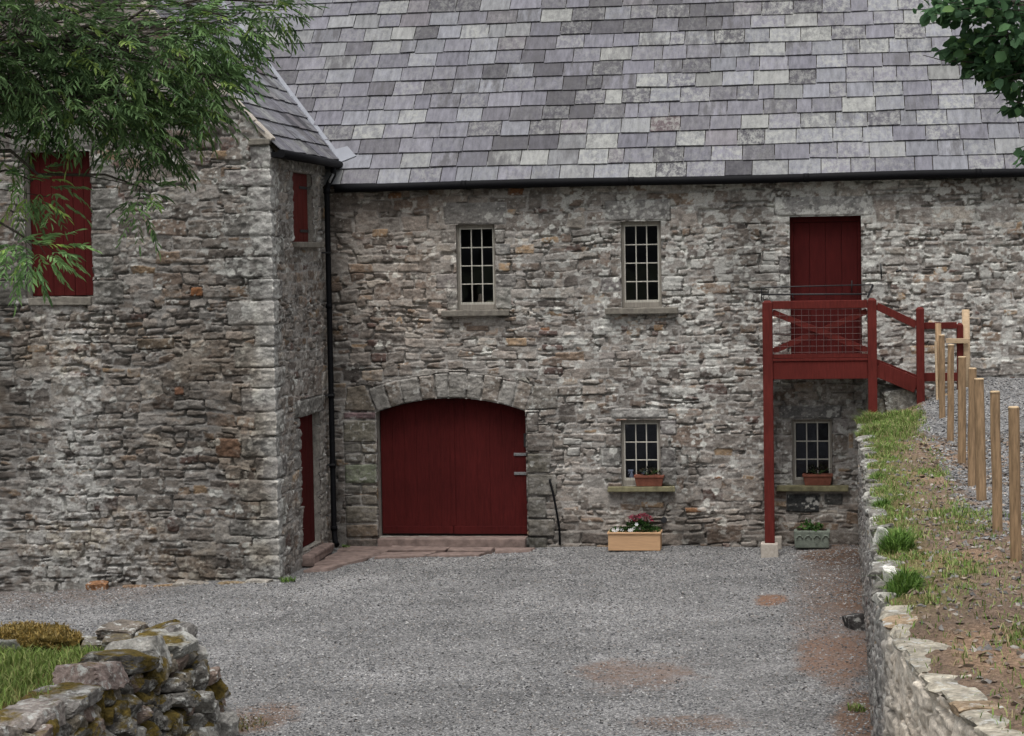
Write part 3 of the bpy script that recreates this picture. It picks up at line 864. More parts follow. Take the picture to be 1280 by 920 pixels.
# gutter: a half-round channel with brackets and a slight sag
gt = MB()
xs = np.linspace(-7.36, 6.6, 20)
gt.tube([(x, -.205, 5.468 + .010 * math.sin(x * 1.1)) for x in xs], .064, 10)
gt.bar((-7.3, -.11, 5.465), (6.6, -.11, 5.465), .20, .105, .003)
gut = gt.build('gutter', M['black'], barn)
for x in (-5.4, -2.9, -.35, 2.1, 4.6):
    gj = MB(); gj.tube([(x - .04, -.205, 5.468 + .010 * math.sin(x * 1.1)), (x + .04, -.205, 5.468 + .010 * math.sin(x * 1.1))], .069, 10)
    gj.build('joint_collar', M['black'], gut)

# ---- windows: one of each size is built, its copy is the other one of that size
def window(name, rows, W, H):
    f = MB(); fd = .034
    y0, y1 = .085, .15
    f.box(0, fd, y0, y1, 0, H, .004); f.box(W - fd, W, y0, y1, 0, H, .004)
    f.box(fd, W - fd, y0, y1, H - .05, H, .004); f.box(fd, W - fd, y0 - .01, y1, 0, .075, .004)
    root = f.build(name, M['cream'], None, world=False)
    s = MB(); a, b, c, d = fd, W - fd, .075, H - .05
    sw = .020
    ys0, ys1 = .098, .135
    s.box(a, a + sw, ys0, ys1, c, d, .003); s.box(b - sw, b, ys0, ys1, c, d, .003)
    s.box(a + sw, b - sw, ys0, ys1, d - sw, d, .003); s.box(a + sw, b - sw, ys0, ys1, c, c + .035, .003)
    for i in (1, 2):
        x = a + sw + (b - a - 2 * sw) * i / 3
        s.box(x - .008, x + .008, ys0 + .004, ys1 - .004, c + .035, d - sw, .003)
    for j in range(1, rows):
        z = c + .035 + (d - sw - c - .035) * j / rows
        s.box(a + sw, b - sw, ys0 + .006, ys1 - .006, z - .008, z + .008, .003)
    s.build('sash', M['sash'], root, world=False)
    g = MB()
    for i in range(3):
        for j in range(rows):
            x0 = a + sw + (b - a - 2 * sw) * i / 3 + .010; x1 = a + sw + (b - a - 2 * sw) * (i + 1) / 3 - .010
            z0 = c + .035 + (d - sw - c - .035) * j / rows + .010; z1 = c + .035 + (d - sw - c - .035) * (j + 1) / rows - .010
            tl = random.uniform(-.0015, .0015); tz = random.uniform(-.0015, .0015)
            g.quad((x0, .118 + tl, z0 ), (x1, .118 - tl, z0), (x1, .118 - tl + tz, z1), (x0, .118 + tl + tz, z1))
    g.build('pane', M['glass'], root, world=False)
    return root
def put(win, x, z):
    win.parent = barn
    win.location = Vector((x, 0, z)) - wloc(barn)
wu = window('window', 4, .590, 1.277)
put(wu, W_UP[0][0], 3.605)
wu2 = copy_tree(wu, barn); put(wu2, W_UP[1][0], 3.605)
wl_ = window('window', 3, .585, .985)
put(wl_, W_LO[0][0], .945)
wl2 = copy_tree(wl_, barn); put(wl2, W_LO[1][0], .948)
for wnd, (x0, x1, z0, z1), mat in ((wu, (-5.80, -4.77, 3.515, 3.603), 'sill'), (wu2, (-3.33, -2.25, 3.512, 3.603), 'sill'),
                                   (wl_, (-3.335, -2.33, .865, .943), 'sill_moss'), (wl2, (-.83, .215, .872, .953), 'sill_moss')):
    s = MB(); s.box(x0, x1, -.115, .12, z0, z1, .012, jit=.006); s.build('sill', M[mat], wnd)
    s = MB(); s.box(x0 + .22, x1 - .22, .155, .55, z0 + .03, z1 + .02, .004); s.build('inner_ledge', M['cream'], wnd)

# ---- cart doors
step = MB(); step.box(G0 + .012, G1 - .012, -.16, .30, .0, .165, .015, jit=.006)
step.build('threshold', M['redstone'], barn)
def leaf(x0, x1, seed):
    d = MB(); n = 6; w = (x1 - x0) / n
    for i in range(n):
        a, b = x0 + i * w + .0006, x0 + (i + 1) * w - .0006
        za, zb = arc(max(min(a, G1), G0)) - .012, arc(max(min(b, G1), G0)) - .012
        y = .125 + random.uniform(-.0015, .0015)
        d.hexa([(a, y, .205), (b, y, .205), (b, y + .045, .205), (a, y + .045, .205), (a, y, za), (b, y, zb), (b, y + .045, zb), (a, y + .045, za)], .002)
    return d.build('cart_door', M['red'], barn)
dl = leaf(G0 + .015, ARC_C - .02, 1); dr = leaf(ARC_C + .004 - .02, G1 - .012, 2)
k_ = MB(); k_.box(G0 + .02, ARC_C - .022, .108, .124, .20, .315, .004); k_.build('weather_board', M['red'], dl)
k_ = MB(); k_.box(ARC_C - .014, G1 - .015, .106, .122, .195, .315, .004); k_.build('weather_board', M['red'], dr)
k_ = MB(); k_.box(ARC_C - .045, ARC_C + .02, .106, .123, .32, 2.235, .004); k_.build('cover_strip', M['red'], dr)
for z in (1.405, 1.115):
    h = MB(); h.box(G1 - .215, G1 - .005, .110, .121, z - .022, z + .022, .003)
    for q_ in (.05, .12, .18): h.lathe((G1 - q_, .112, z), [(.008, -.008), (.008, .008)], 6)
    h.build('hinge', M['steel'], dr)
h = MB(); h.box(G1 - .055, G1 - .012, .09, .123, 1.52, 1.72, .003); h.build('lock_plate', M['iron'], dr)
dl.location.y += .09; dr.location.y += .09
bk = MB(); bk.box(G0 - .1, G1 + .1, .31, .35, .0, 2.3, 0); bk.build('door_backing', M['inside'], barn)

# ---- loft door
d = MB(); a, b, c, e = LD
n = 4
for i in range(n):
    x0 = a + .05 + (b - a - .1) * i / n; x1 = a + .05 + (b - a - .1) * (i + 1) / n
    d.box(x0 + .002, x1 - .002, .105 + random.uniform(-.002, .002), .15, c + .02, e - .085, .004)
ldoor = d.build('loft_door', M['red'], barn)
f = MB(); f.box(a, a + .05, .08, .15, c, e, .004); f.box(b - .05, b, .08, .15, c, e, .004); f.box(a + .05, b - .05, .08, .15, e - .08, e, .004)
f.build('frame', M['red'], ldoor)
f = MB(); f.box(a - .05, b + .02, -.17, .10, c - .10, c + .004, .01, jit=.004); f.build('threshold', M['concrete'], ldoor)
f = MB(); f.box(a - .1, b + .1, .17, .2, c - .1, e + .1, 0); f.build('backing_board', M['inside'], ldoor)
f = MB(); f.tube([(b - .14, .10, 3.80), (b - .14, .06, 3.80), (b - .14, .06, 3.95), (b - .14, .10, 3.95)], .009, 6); f.build('handle', M['iron'], ldoor)
ldoor.location.y += .07

# small fittings on the wall
f = MB(); pts = []
for i in range(13):
    q_ = i / 12
    pts.append((-4.205 + .115 * math.sin(q_ * math.pi * .62) + .03 * q_, -.05 - .05 * math.sin(q_ * math.pi), 1.03 - .97 * q_ + .02 * math.sin(q_ * 9)))
f.tube([(-4.205, .05, 1.05)] + pts, .017, 8); f.build('cable', M['black'], barn)
f = MB(); f.tube([(-2.505, -.045, .438), (-2.505, .1, .438)], .045, 12); f.build('vent_pipe', M['hole'], barn)
f = MB(); f.tube([(.71, -.05, 4.20), (.72, -.05, 3.98)], .012, 6); f.build('door_bolt', M['iron'], barn)
f = MB(); f.tube([(.95, .0, 4.10), (.93, -.09, 4.08), (1.0, -.05, 4.10)], .014, 6); f.build('door_hook', M['iron'], barn)

# ------------------------------------------------------------------ the wing, gable end to the courtyard
wing = thing('stone_wing', 'stone wing at left, front coloured darker for tree shade, gable facing the courtyard, red loft door high up', 'barn wing', (-10.3, -3.3, 0))
WX, WY = -7.55, -3.30
PW = math.radians(47); tw = math.tan(PW); AP = -10.3
u0 = -13.2
cor = WX - u0                                # corner position along the path
SW = (cor + 1.27, cor + 2.46, 4.655, 5.655)   # slit window, along the side
SD = (cor + 1.40, cor + 2.58, .20, 2.14)      # side door
FD = (-11.05 - u0, -10.10 - u0, 3.945, 5.955)
ub = sorted({0, 1.9, cor - .035, cor, cor + .035, cor + 3.35, FD[0], FD[1], SW[0], SW[1], SD[0], SD[1]})
vb = sorted({-.35, 5.98, 9.1, SW[2], SW[3], SD[2], SD[3], FD[2], FD[3]})
us = spaced(ub, [.04] + [.0115] * (len(ub) - 2)); vs = spaced(vb, [.0115] * (len(vb) - 2) + [.02])
R2 = np.random.default_rng(23)
res = []
z = -.2; i = 0
qz = [-.30, .03, .36, .60, .86, 1.13, 1.42, 1.72, 2.0, 2.34, 2.66, 2.93, 3.22, 3.52, 3.86, 4.16, 4.46, 4.74, 5.06, 5.42, 5.66, 5.98]
for z0, z1 in zip(qz, qz[1:]):
    lf, ls = ((.60, .26) if i % 2 else (.33, .52)); i += 1
    lf *= random.uniform(.8, 1.2); ls *= random.uniform(.8, 1.2)
    res.append(rect(cor - lf, cor + ls, z0 + random.uniform(-.02, .02), z1, col=vary((.165, .156, .142), .25), off=random.uniform(.002, .020), crust=random.uniform(.1, .7), gap=.010, r=.034))
f0 = -u0
res += [rect(-11.25 + f0, -9.86 + f0, 5.96, 6.30, col=(.20, .19, .17), off=.012, crust=.6), rect(-10.10 + f0, -9.66 + f0, 3.84, 4.17, col=(.16, .152, .135), off=.014, crust=.3),
        rect(-11.5 + f0, -11.06 + f0, 3.84, 4.19, col=(.17, .16, .14), off=.014, crust=.3),
        rect(-8.42 + f0, -7.98 + f0, 1.70, 1.98, col=(.19, .125, .09), off=.012, crust=.05), rect(-9.5 + f0, -8.95 + f0, 3.2, 3.36, col=(.15, .12, .09), off=.01, crust=.1),
        rect(-8.72 + f0, -8.53 + f0, 3.92, 4.06, col=(.26, .12, .055), off=.008, crust=0), rect(-8.98 + f0, -8.84 + f0, 2.55, 2.68, col=(.25, .13, .08), off=.008, crust=0)]
for zz, ww in ((4.2, .30), (4.5, .42), (4.85, .28), (5.15, .40), (5.5, .3)):
    res.append(rect(FD[1] + .004, FD[1] + ww, zz, zz + .3, col=vary((.165, .158, .142)), off=.008, crust=.4))
res += [rect(SW[0] - .25, SW[1] + .2, SW[3] + .004, SW[3] + .24, col=(.17, .163, .148), off=.014, crust=.3), rect(SD[0] - .30, SD[1] + .25, SD[3] + .004, SD[3] + .26, col=(.155, .15, .135), off=.014, crust=.3)]
for (o, s) in ((SW, 1), (SD, 1)):
    zz = o[2]
    while zz < o[3] - .05:
        z1 = min(zz + random.uniform(.22, .36), o[3])
        res.append(rect(o[0] - random.choice((.18, .3)), o[0] - .004, zz, z1, col=(.17, .16, .145), off=.008, crust=.4))
        res.append(rect(o[1] + .004, o[1] + random.choice((.18, .3)), zz, z1, col=(.21, .195, .17), off=.008, crust=.2)); zz = z1
qs = stone_quads(R2, 0, 9.1, -.4, 1.2, .150, (1.2, 2.9), .22, .14) + stone_quads(R2, 0, 9.1, 1.2, 4.0, .126, (1.1, 3.0), .18, .14) + stone_quads(R2, 0, 9.1, 4.0, 9.1, .14, (1.2, 3.0), .2)
def lich_wing(u, v):
    x = u + u0
    st = np.exp(-((x + 10.35 + .25 * (fbm(u, v * .6, 3) - .5)) / .50) ** 2) * sstep(4.0, 3.3, v)
    low = sstep(1.6, .6, v) * .55
    cr = sstep(.75, .1, np.abs(u - cor)) * .75
    return .16 + st * .9 + low * .6 * (x < WX) + cr + .25 * sstep(3.6, 5, v)
def region_wing(u, v, col, fine):
    x = u + u0
    dk = .63 - .14 * sstep(.42, .62, fbm(u * .7, v * .8, 131, 3)) + .08 * sstep(3.9, 4.7, v)  # tree shade over the front painted into its stone colour
    dk = np.where(u > cor - .02, .92, dk)  # side wall stays near full tone, without that painted shade
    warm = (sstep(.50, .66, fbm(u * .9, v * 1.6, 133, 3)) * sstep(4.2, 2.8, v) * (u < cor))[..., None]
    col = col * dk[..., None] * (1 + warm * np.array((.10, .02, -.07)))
    stm = np.exp(-((x + 10.35 + .5 * (fbm(u * 1.5, v * .8, 3) - .5)) / .42) ** 2) * sstep(4.1, 3.4, v) + .7 * sstep(1.5, .5, v) * sstep(-8.6, -9.4, x)
    stm = (np.clip(stm, 0, 1) * sstep(.44, .60, fbm(u * 11, v * 13, 137, 4, .65)) * .62)[..., None]
    col = col * (1 - stm) + np.array((.40, .392, .370)) * stm
    wash = (sstep(.35, .05, np.abs(u - cor - .02) + .35 * (fbm(u * 4, v * 3, 135, 3) - .45)) * .42)[..., None]   # lime streak down the corner
    return col * (1 - wash) + np.array((.42, .41, .385)) * wash
def keep_gable(u, v):
    x = u + u0
    zr = 6.04 + (-7.53 - np.maximum(x, 2 * AP + 7.53)) * tw
    zr = np.minimum(zr, 6.04 + (x - (2 * AP + 7.53)) * tw)
    zr = np.where(u > cor, 5.93, zr)
    return v < zr - .005
me = wall_mesh('wall', [(u0, WY), (WX, WY), (WX, .05)], us, vs, qs, res, [(*FD, .26), (*SW, .11), (*SD, .14)], 211,
               keep=keep_gable, deep=.56, rough=1.45, smr=.505, lich=lich_wing, region=region_wing, tint=(1.04, .96, .89), spots=lichen_spots(R2, 900, lambda u, v: lich_wing(u, v) ** 1.5, 1.9, 9, .1, 6))
wwall = link('wall', me, M['stone'], wing)
sh = MB(); sh.box(-13.2, -12.9, -3.1, 6.8, -.3, 5.9, 0); sh.build('end_wall', M['inside'], wing)
sh = MB(); sh.box(-7.81, -7.715, -3.05, 0.25, -.3, 5.85, 0); sh.build('inner_shell', M['inside'], wing)

# roof of the wing, both slopes, and the lead valley
EX, EZ = -7.40, 5.885
slope = (-math.cos(PW), 0, math.sin(PW))
SL_W2 = None
wroof = link('roof', slate_roof('roof', (EX, -3.22, EZ), (0, 1, 0), slope, 6.6, 4.3, .315, (.30, .50), 8, lambda s, t_: (.45, .25)), M['slate'], wing)
wb = MB()
slab(wb, (EX, -3.24, EZ), (0, 1, 0), slope, 6.6, 4.3)
slab(wb, (2 * AP - EX, 3.4, EZ), (0, -1, 0), (math.cos(PW), 0, math.sin(PW)), 6.6, 4.3)
wb.build('roof_boards', M['earth'], wing)
# valley: where the two slopes meet
vy0 = -.17 + (EZ - 5.50) / math.tan(PM)
vp = [Vector((EX - s / tw, vy0 + s / math.tan(PM), EZ + s + .03)) for s in (-.06, 3.0)]
vd = (vp[1] - vp[0]).normalized()
n1 = Vector((0, -sp, cp)); n2 = Vector((math.sin(PW), 0, math.cos(PW)))
s1 = n1.cross(vd).normalized(); s1 = s1 if s1.x > 0 else -s1
s2 = n2.cross(vd).normalized(); s2 = s2 if s2.x < 0 else -s2
lm = MB()
for sv, w_, nv_ in ((s1, .06, n1), (s2, .045, n2)):
    a0, a1 = vp
    lm.hexa([a0, a1, a1 + sv * w_, a0 + sv * w_] + [p + nv_ * .012 for p in (a0, a1, a1 + sv * w_, a0 + sv * w_)], 0)
lm.hexa([vp[0] + s1 * -.02 + n1 * .012, vp[0] + s1 * .26 + n1 * .0, vp[0] + s1 * .24 + vd * .28, vp[0] + vd * .34] +
        [p + n1 * .012 for p in (vp[0] + s1 * -.02 + n1 * .012, vp[0] + s1 * .26, vp[0] + s1 * .24 + vd * .28, vp[0] + vd * .34)], 0)
lm.build('valley_flashing', M['lead'], wroof)
# gable coping: weathered skew stones
for side in (0, 1):
    cpm = MB(); s = 0.02
    while s < 3.9:
        L = random.uniform(.32, .62)
        p = Vector((-7.50 - s * math.cos(PW), 0, 6.02 + s * math.sin(PW))); q_ = Vector((-7.50 - (s + L - .012) * math.cos(PW), 0, 6.02 + (s + L - .012) * math.sin(PW)))
        r0, r1 = random.uniform(-.012, .012), random.uniform(-.012, .012)
        if side: p.x, q_.x = 2 * AP - p.x, 2 * AP - q_.x
        cpm.bar((p.x, -3.24, p.z + r0), (q_.x, -3.24, q_.z + r1), .20 + random.uniform(-.02, .02), .085 + random.uniform(-.015, .015), .016, upv=(0, 0, 1))
        s += L
    cpm.build('coping', M['concrete'], wing)
kn = MB(); kn.box(-7.83, -7.53, -3.36, -3.10, 5.975, 6.055, .015, jit=.006); kn.build('kneeler_stone', M['sill'], wing)
# gutter and downpipe
gt = MB(); gt.tube([(-7.36, -3.40, 5.845), (-7.36, -1.6, 5.835), (-7.36, .12, 5.825)], .060, 10)
gt.box(-7.52, -7.40, -3.32, .08, 5.80, 5.87, .003)
gut = gt.build('gutter', M['black'], wing)
dp = MB(); dp.tube([(-7.37, -.26, 5.78), (-7.37, -.26, 5.66), (-7.44, -.31, 5.52), (-7.46, -.33, 5.42), (-7.462, -.33, .32), (-7.44, -.36, .16), (-7.40, -.42, .10)], .042, 10)
for z in (5.42, 3.7, 2.35, 1.3, .35):
    dp.tube([(-7.462, -.33, z - .035), (-7.462, -.33, z + .035)], .052, 10)
dpo = dp.build('downpipe', M['black'], wing)
for z in (4.5, 2.36, 1.31):
    br = MB(); br.box(-7.55, -7.42, -.40, -.26, z - .012, z + .012, .003); br.build('bracket', M['iron'], dpo)
sw_ = MB(); sw_.tube([(-7.40, -.25, 5.72), (-7.37, -.29, 5.66), (-7.41, -.33, 5.58), (-7.43, -.31, 5.50)], .022, 8); sw_.build('swan_neck', M['steel'], dpo)

# red loft door in the gable
def boards(x0, x1, z0, z1, y, n, name, mat, parent, axis='x'):
    d = MB(); w = (x1 - x0) / n
    for i in range(n):
        a, b = x0 + i * w + .002, x0 + (i + 1) * w - .002; jy = random.uniform(-.003, .003)
        if axis == 'x': d.box(a, b, y + jy, y + .04 + jy, z0, z1, .004)
        else: d.box(y - .04 + jy, y + jy, a, b, z0, z1, .004)
    return d.build(name, mat, parent)
fd = boards(-11.04, -10.11, 3.96, 5.95, WY + .19, 6, 'loft_door', M['red'], wing)
f = MB(); f.box(-11.10, -10.05, WY + .262, WY + .3, 3.9, 6.0, 0); f.build('backing_board', M['inside'], fd)
f = MB(); f.box(-11.03, -10.12, WY - .03, WY + .22, 3.83, 3.942, .012, jit=.006); f.build('sill', M['sill'], fd)
# slit window shutter and side door, set back in the side wall
ss = boards(WY + 1.28, WY + 2.45, 4.66, 5.65, WX - .085, 4, 'window_shutter', M['red_stain'], wing, 'y')
f = MB(); f.box(WX - .10, WX + .09, WY + 1.22, WY + 2.72, 4.575, 4.652, .012, jit=.006); f.build('sill', M['sill'], ss)
for z in (4.82, 5.45):
    f = MB(); f.box(WX - .083, WX - .074, WY + 1.95, WY + 2.44, z - .02, z + .02, .002); f.build('hinge', M['iron'], ss)
sdn = boards(WY + 1.41, WY + 2.57, .21, 2.13, WX - .11, 5, 'side_door', M['red'], wing, 'y')
f = MB(); f.box(WX - .108, WX - .075, WY + 1.50, WY + 1.56, 1.28, 1.36, .003); f.build('latch', M['steel'], sdn)
f = MB(); f.box(WX - .30, WX + .16, WY + 1.30, WY + 2.68, .0, .165, .04, jit=.02); f.build('doorstep', M['redstone'], sdn)
f = MB(); f.box(WX - .22, WX - .15, WY + 1.3, WY + 2.7, .1, 2.2, 0); f.build('backing_board', M['inside'], sdn)

# ------------------------------------------------------------------ red timber landing outside the loft door
land = thing('timber_landing', 'red timber landing with cross braced mesh front and short stair outside the loft door', 'landing', (0, -.75, 0))
DY = -.75
def post(x, y, z0, z1, w=.135, name='post'):
    p = MB(); p.box(x - w / 2, x + w / 2, y - w / 2, y + w / 2, z0, z1 - .03, .006)
    p.hexa([(x - w / 2, y - w / 2, z1 - .03), (x + w / 2, y - w / 2, z1 - .03), (x + w / 2, y + w / 2, z1 - .03), (x - w / 2, y + w / 2, z1 - .03),
            (x - w / 4, y - w / 4, z1), (x + w / 4, y - w / 4, z1), (x + w / 4, y + w / 4, z1), (x - w / 4, y + w / 4, z1)], .003)
    return p.build(name, M['red_stain'], land)
post(-.918, DY, .205, 3.70, .142); post(.566, DY, 2.02, 3.715, .128); post(1.24, DY, 2.12, 3.58, .112); post(1.80, DY + .12, 2.3, 3.34, .09)
post(-.925, -.16, .215, 2.6, .11)
b = MB(); b.box(-.846, .50, DY - .035, DY + .035, 2.565, 2.822, .006); b.build('beam', M['red_stain'], land)
b = MB(); b.box(-.98, -.92, DY + .072, -.03, 2.60, 2.81, .005); b.build('side_beam', M['red_stain'], land)
b = MB(); b.box(.45, .51, DY + .036, -.03, 2.56, 2.81, .005); b.build('side_beam', M['red_stain'], land)
b = MB()
for i in range(5):
    y0 = DY - .05 + i * .142; b.box(-.99, .63, y0, y0 + .134, 2.826, 2.862, .004)
b.build('deck', M['red_stain'], land)
b = MB(); b.box(-.846, .50, DY - .05, DY + .05, 3.575, 3.690, .008); b.build('top_rail', M['red_stain'], land)
b = MB(); b.box(-.846, .50, DY - .03, DY + .03, 2.868, 2.925, .005); b.build('bottom_rail', M['red_stain'], land)
b = MB(); b.bar((-.845, DY + .018, 2.97), (.50, DY + .018, 3.53), .03, .085, .004); b.build('cross_brace', M['red_stain'], land)
b = MB(); b.bar((-.845, DY - .016, 3.53), (.50, DY - .016, 2.97), .03, .085, .004); b.build('cross_brace', M['red_stain'], land)
b = MB()
for i in range(14): b.tube([(-.845 + i * 1.345 / 13, DY - .042, 2.93), (-.845 + i * 1.345 / 13, DY - .042, 3.60)], .0028, 4, False)
for i in range(8): b.tube([(-.85, DY - .040, 2.95 + i * .088 + random.uniform(-.004, .004)), (.50, DY - .040, 2.95 + i * .088)], .0028, 4, False)
b.build('wire_mesh', M['wire'], land)
b = MB(); b.bar((.63, DY, 3.60), (1.186, DY, 3.325), .075, .105, .006); b.build('handrail', M['red_stain'], land)
b = MB(); b.bar((.63, DY, 2.70), (1.186, DY, 2.455), .06, .215, .006); b.build('stringer', M['red_stain'], land)
b = MB(); b.bar((.60, -.10, 2.72), (1.25, -.10, 2.45), .05, .20, .006); b.build('stringer', M['red_stain'], land)
b = MB()
for x, z in ((.72, 2.70), (.95, 2.60), (1.15, 2.51)): b.box(x - .12, x + .12, DY + .032, -.13, z - .02, z + .016, .004)
b.build('stair_tread', M['red_stain'], land)
b = MB(); b.box(1.298, 1.755, DY + .03, DY + .10, 3.262, 3.355, .006); b.build('side_rail', M['red_stain'], land)
b = MB(); b.box(1.298, 1.755, DY + .03, DY + .09, 2.515, 2.635, .006); b.build('side_rail', M['red_stain'], land)
b = MB()
b.tube([(-1.0, DY + .03, 3.70), (-1.0, DY + .03, 3.885), (-.9, DY + .03, 3.89), (.585, DY + .03, 3.905)], .010, 6)
b.tube([(-.99, DY + .05, 3.785), (.50, DY + .05, 3.772)], .014, 6)
b.bar((.505, DY + .05, 3.72), (.585, DY + .05, 3.90), .03, .03, .003)
b.tube([(-.55, DY + .05, 3.70), (-.56, DY + .05, 3.80)], .008, 6)
b.build('iron_rail', M['iron'], land)
pad = MB(); pad.box(-1.045, -.80, -.90, -.62, -.04, .205, .015, jit=.01)
tag(pad.build('concrete_block', M['concrete']), 'pale concrete block carrying the tall front post of the red landing', 'block', 'concrete post blocks')
pad = MB(); pad.box(-1.0, -.76, -.28, -.05, -.02, .213, .012, jit=.01)
tag(pad.build('concrete_block', M['concrete']), 'pale concrete block half hidden behind the red post, against the wall', 'block', 'concrete post blocks')

# ------------------------------------------------------------------ upper ground at right, held by the retaining wall
RP = [(.36, -.06), (.36, -5), (.34, -11), (.32, -16.4), (.34, -17.6), (.40, -18.6), (.51, -19.7), (.72, -20.9), (1.10, -22.0), (1.75, -22.9), (2.9, -23.4)]
def edge_x(y):
    yy = [p[1] for p in RP][::-1]; xx = [p[0] for p in RP][::-1]
    return np.interp(y, yy, xx)
def bank_z(x, y):
    return (2.0 + .50 * sstep(.35, 2.4, x) * sstep(-5, -.4, y) + .10 * (fbm(x * 1.4, y * 1.4, 201, 3) - .5) + .07 * (fbm(x * 5, y * 5, 203, 3) - .5)
            - .05 * sstep(.25, .0, x - edge_x(y)))
tt = spaced([.05, 2.4, 14], [.045, .5]); yy = spaced([-23.3, -.02], .06)
T, Yg = np.meshgrid(tt, yy, indexing='ij'); Xg = edge_x(Yg) + T
Zg = bank_z(Xg, Yg)
gm_ = sstep(-.25, .25, Xg - 1.22 + 1.0 * (fbm(Xg * 2.2, Yg * 1.1, 205, 4) - .5) - .9 * sstep(-12, -15.5, Yg))
grn = np.maximum.reduce([blob(Xg, Yg, .65, -2.6, .55, 2.2, 211), blob(Xg, Yg, .55, -5.5, .35, 1.5, 212) * .7, .75 * sstep(.62, .25, T + .5 * (fbm(Xg * 2, Yg * 2, 213) - .5)) * sstep(-18.2, -16.5, Yg),
                         blob(Xg, Yg, 1.15, -12.3, .35, 1.3, 214) * .5, blob(Xg, Yg, .85, -15.6, .3, .9, 215) * .45, blob(Xg, Yg, 1.6, -17.6, .4, .5, 216) * .6, blob(Xg, Yg, 1.2, -18.6, .2, .4, 217) * .5])
soil_m = 1.0 - gm_ * .96
tn = np.ones(Xg.shape + (3,)) * np.array((1.12, 1.08, 1.0)) * (0.75 + .5 * fbm(Xg * 1.5, Yg * 1.5, 219, 4))[..., None]
tan_ = sstep(.45, .65, fbm(Xg * 1.1, Yg * .8, 221, 3)) * sstep(-3, -6, Yg)
tn = tn * (1 + tan_[..., None] * np.array((.50, .42, .30)))
tn = tn * (1 - grn[..., None]) + np.array((.85, 1.05, .42)) * grn[..., None]
a0, a1 = Xg.shape; ii = np.arange(a0 * a1).reshape(a0, a1)
me = np_mesh('bank', np.stack([Xg, Yg, Zg], -1).reshape(-1, 3), np.stack([ii[:-1, :-1], ii[1:, :-1], ii[1:, 1:], ii[:-1, 1:]], -1).reshape(-1, 4), True, Soil=soil_m.ravel(), Col=tn.reshape(-1, 3))
tag(link('bank', me, M['gravel']), 'earth bank and gravel track above the retaining wall at right', 'bank', kind='structure')

rw = thing('retaining_wall', 'low lime streaked rubble wall holding up the earth bank, curving at its near end', 'wall', (.36, -12, 0))
seg = np.hypot(*np.diff(np.array(RP), axis=0).T); cum = np.concatenate([[0], np.cumsum(seg)])
us = spaced([0, cum[4], cum[-1]], [.028, .0115]); vs = spaced([-.12, 1.97], .0125)
R3 = np.random.default_rng(37)
def region_ret(u, v, col, fine):
    ls = (sstep(1.45, 1.95, v + .5 * (fbm(u * 3, v * 2, 301, 3) - .5)) * .55)[..., None]
    col = col * (1 - ls) + np.array((.50, .48, .43)) * ls
    nr = (sstep(cum[3], cum[5], u) * .48)[..., None]
    col = col * (1 - nr) + np.array((.50, .42, .32)) * nr * (0.7 + .6 * fine)[..., None]
    dk = 1 - .18 * sstep(1.3, .4, v) * (1 - sstep(cum[4], cum[6], u))
    dk = dk * (1 + .40 * sstep(cum[3], cum[5], u))
    return col * dk[..., None]
me = wall_mesh('stonework', RP, us, vs, stone_quads(R3, 0, cum[-1], -.15, 2.05, .085, (1.2, 3.6), .2, .1, .02, .018), [], [], 331, deep=.64, rough=1.25, smr=.58, region=region_ret, lich=lambda u, v: .2 + .7 * sstep(1.0, 2, v))
link('stonework', me, M['stone'], rw)

# ---- free stones
_ico = {}
def ico(sub):
    if sub not in _ico:
        b = bmesh.new(); bmesh.ops.create_icosphere(b, subdivisions=sub, radius=1.0)
        V = np.array([v.co[:] for v in b.verts]); F = np.array([[v.index for v in f.verts] for f in b.faces]); b.free()
        _ico[sub] = (V, F)
    return _ico[sub]
def rock(rng, size, sub=3, planes=11, box=(.58, .74), nz=.05):
    V, F = ico(sub)
    n = rng.normal(0, 1, (planes, 3)); n /= np.linalg.norm(n, axis=1, keepdims=True)
    n = np.concatenate([n, np.array([(1, 0, 0), (-1, 0, 0), (0, 1, 0), (0, -1, 0), (0, 0, 1), (0, 0, -1)]) + rng.normal(0, .12, (6, 3))])
    d = np.concatenate([rng.uniform(.72, 1.0, planes), rng.uniform(*box, 6)])
    dot = V @ n.T
    r = np.where(dot > .05, d[None] / np.maximum(dot, .05), 9).min(1)
    r = np.minimum(r, 1.05)
    P = V * r[:, None]
    s = rng.uniform(0, 99)
    w = fbm(P[:, 0] * 3 + s, P[:, 1] * 3 + P[:, 2] * 2.3, 5, 4) - .5
    P = P * (1 + nz * 2 * w)[:, None]
    return P * np.array(size) / .66, F
def rotm(rng, yaw, tilt=.15):
    a, b_ = rng.normal(0, tilt, 2)
    return np.array(Matrix.Rotation(yaw, 3, 'Z') @ Matrix.Rotation(a, 3, 'X') @ Matrix.Rotation(b_, 3, 'Y'))
class Rocks:
    def __init__(self): self.V, self.F, self.C, self.Mo, self.n = [], [], [], [], 0
    def add(self, rng, c, size, yaw, col, moss=0.0, tilt=.12, sub=3, nz=.05, box=(.58, .74)):
        P, F = rock(rng, size, sub, nz=nz, box=box)
        P = P @ rotm(rng, yaw, tilt).T + np.array(c)
        self.V.append(P); self.F.append(F + self.n); self.n += len(P)
        self.C.append(np.repeat(np.array(col)[None] * rng.uniform(.8, 1.2), len(P), 0)); self.Mo.append(np.full(len(P), moss))
    def build(self, name, mat, parent=None, smooth=False):
        me = np_mesh(name, np.concatenate(self.V), np.concatenate(self.F), smooth, Col=np.concatenate(self.C), Moss=np.concatenate(self.Mo))
        return link(name, me, mat, parent)
RC = [(.16, .15, .135), (.20, .19, .17), (.12, .112, .10), (.19, .145, .12), (.24, .23, .21), (.15, .13, .10)]
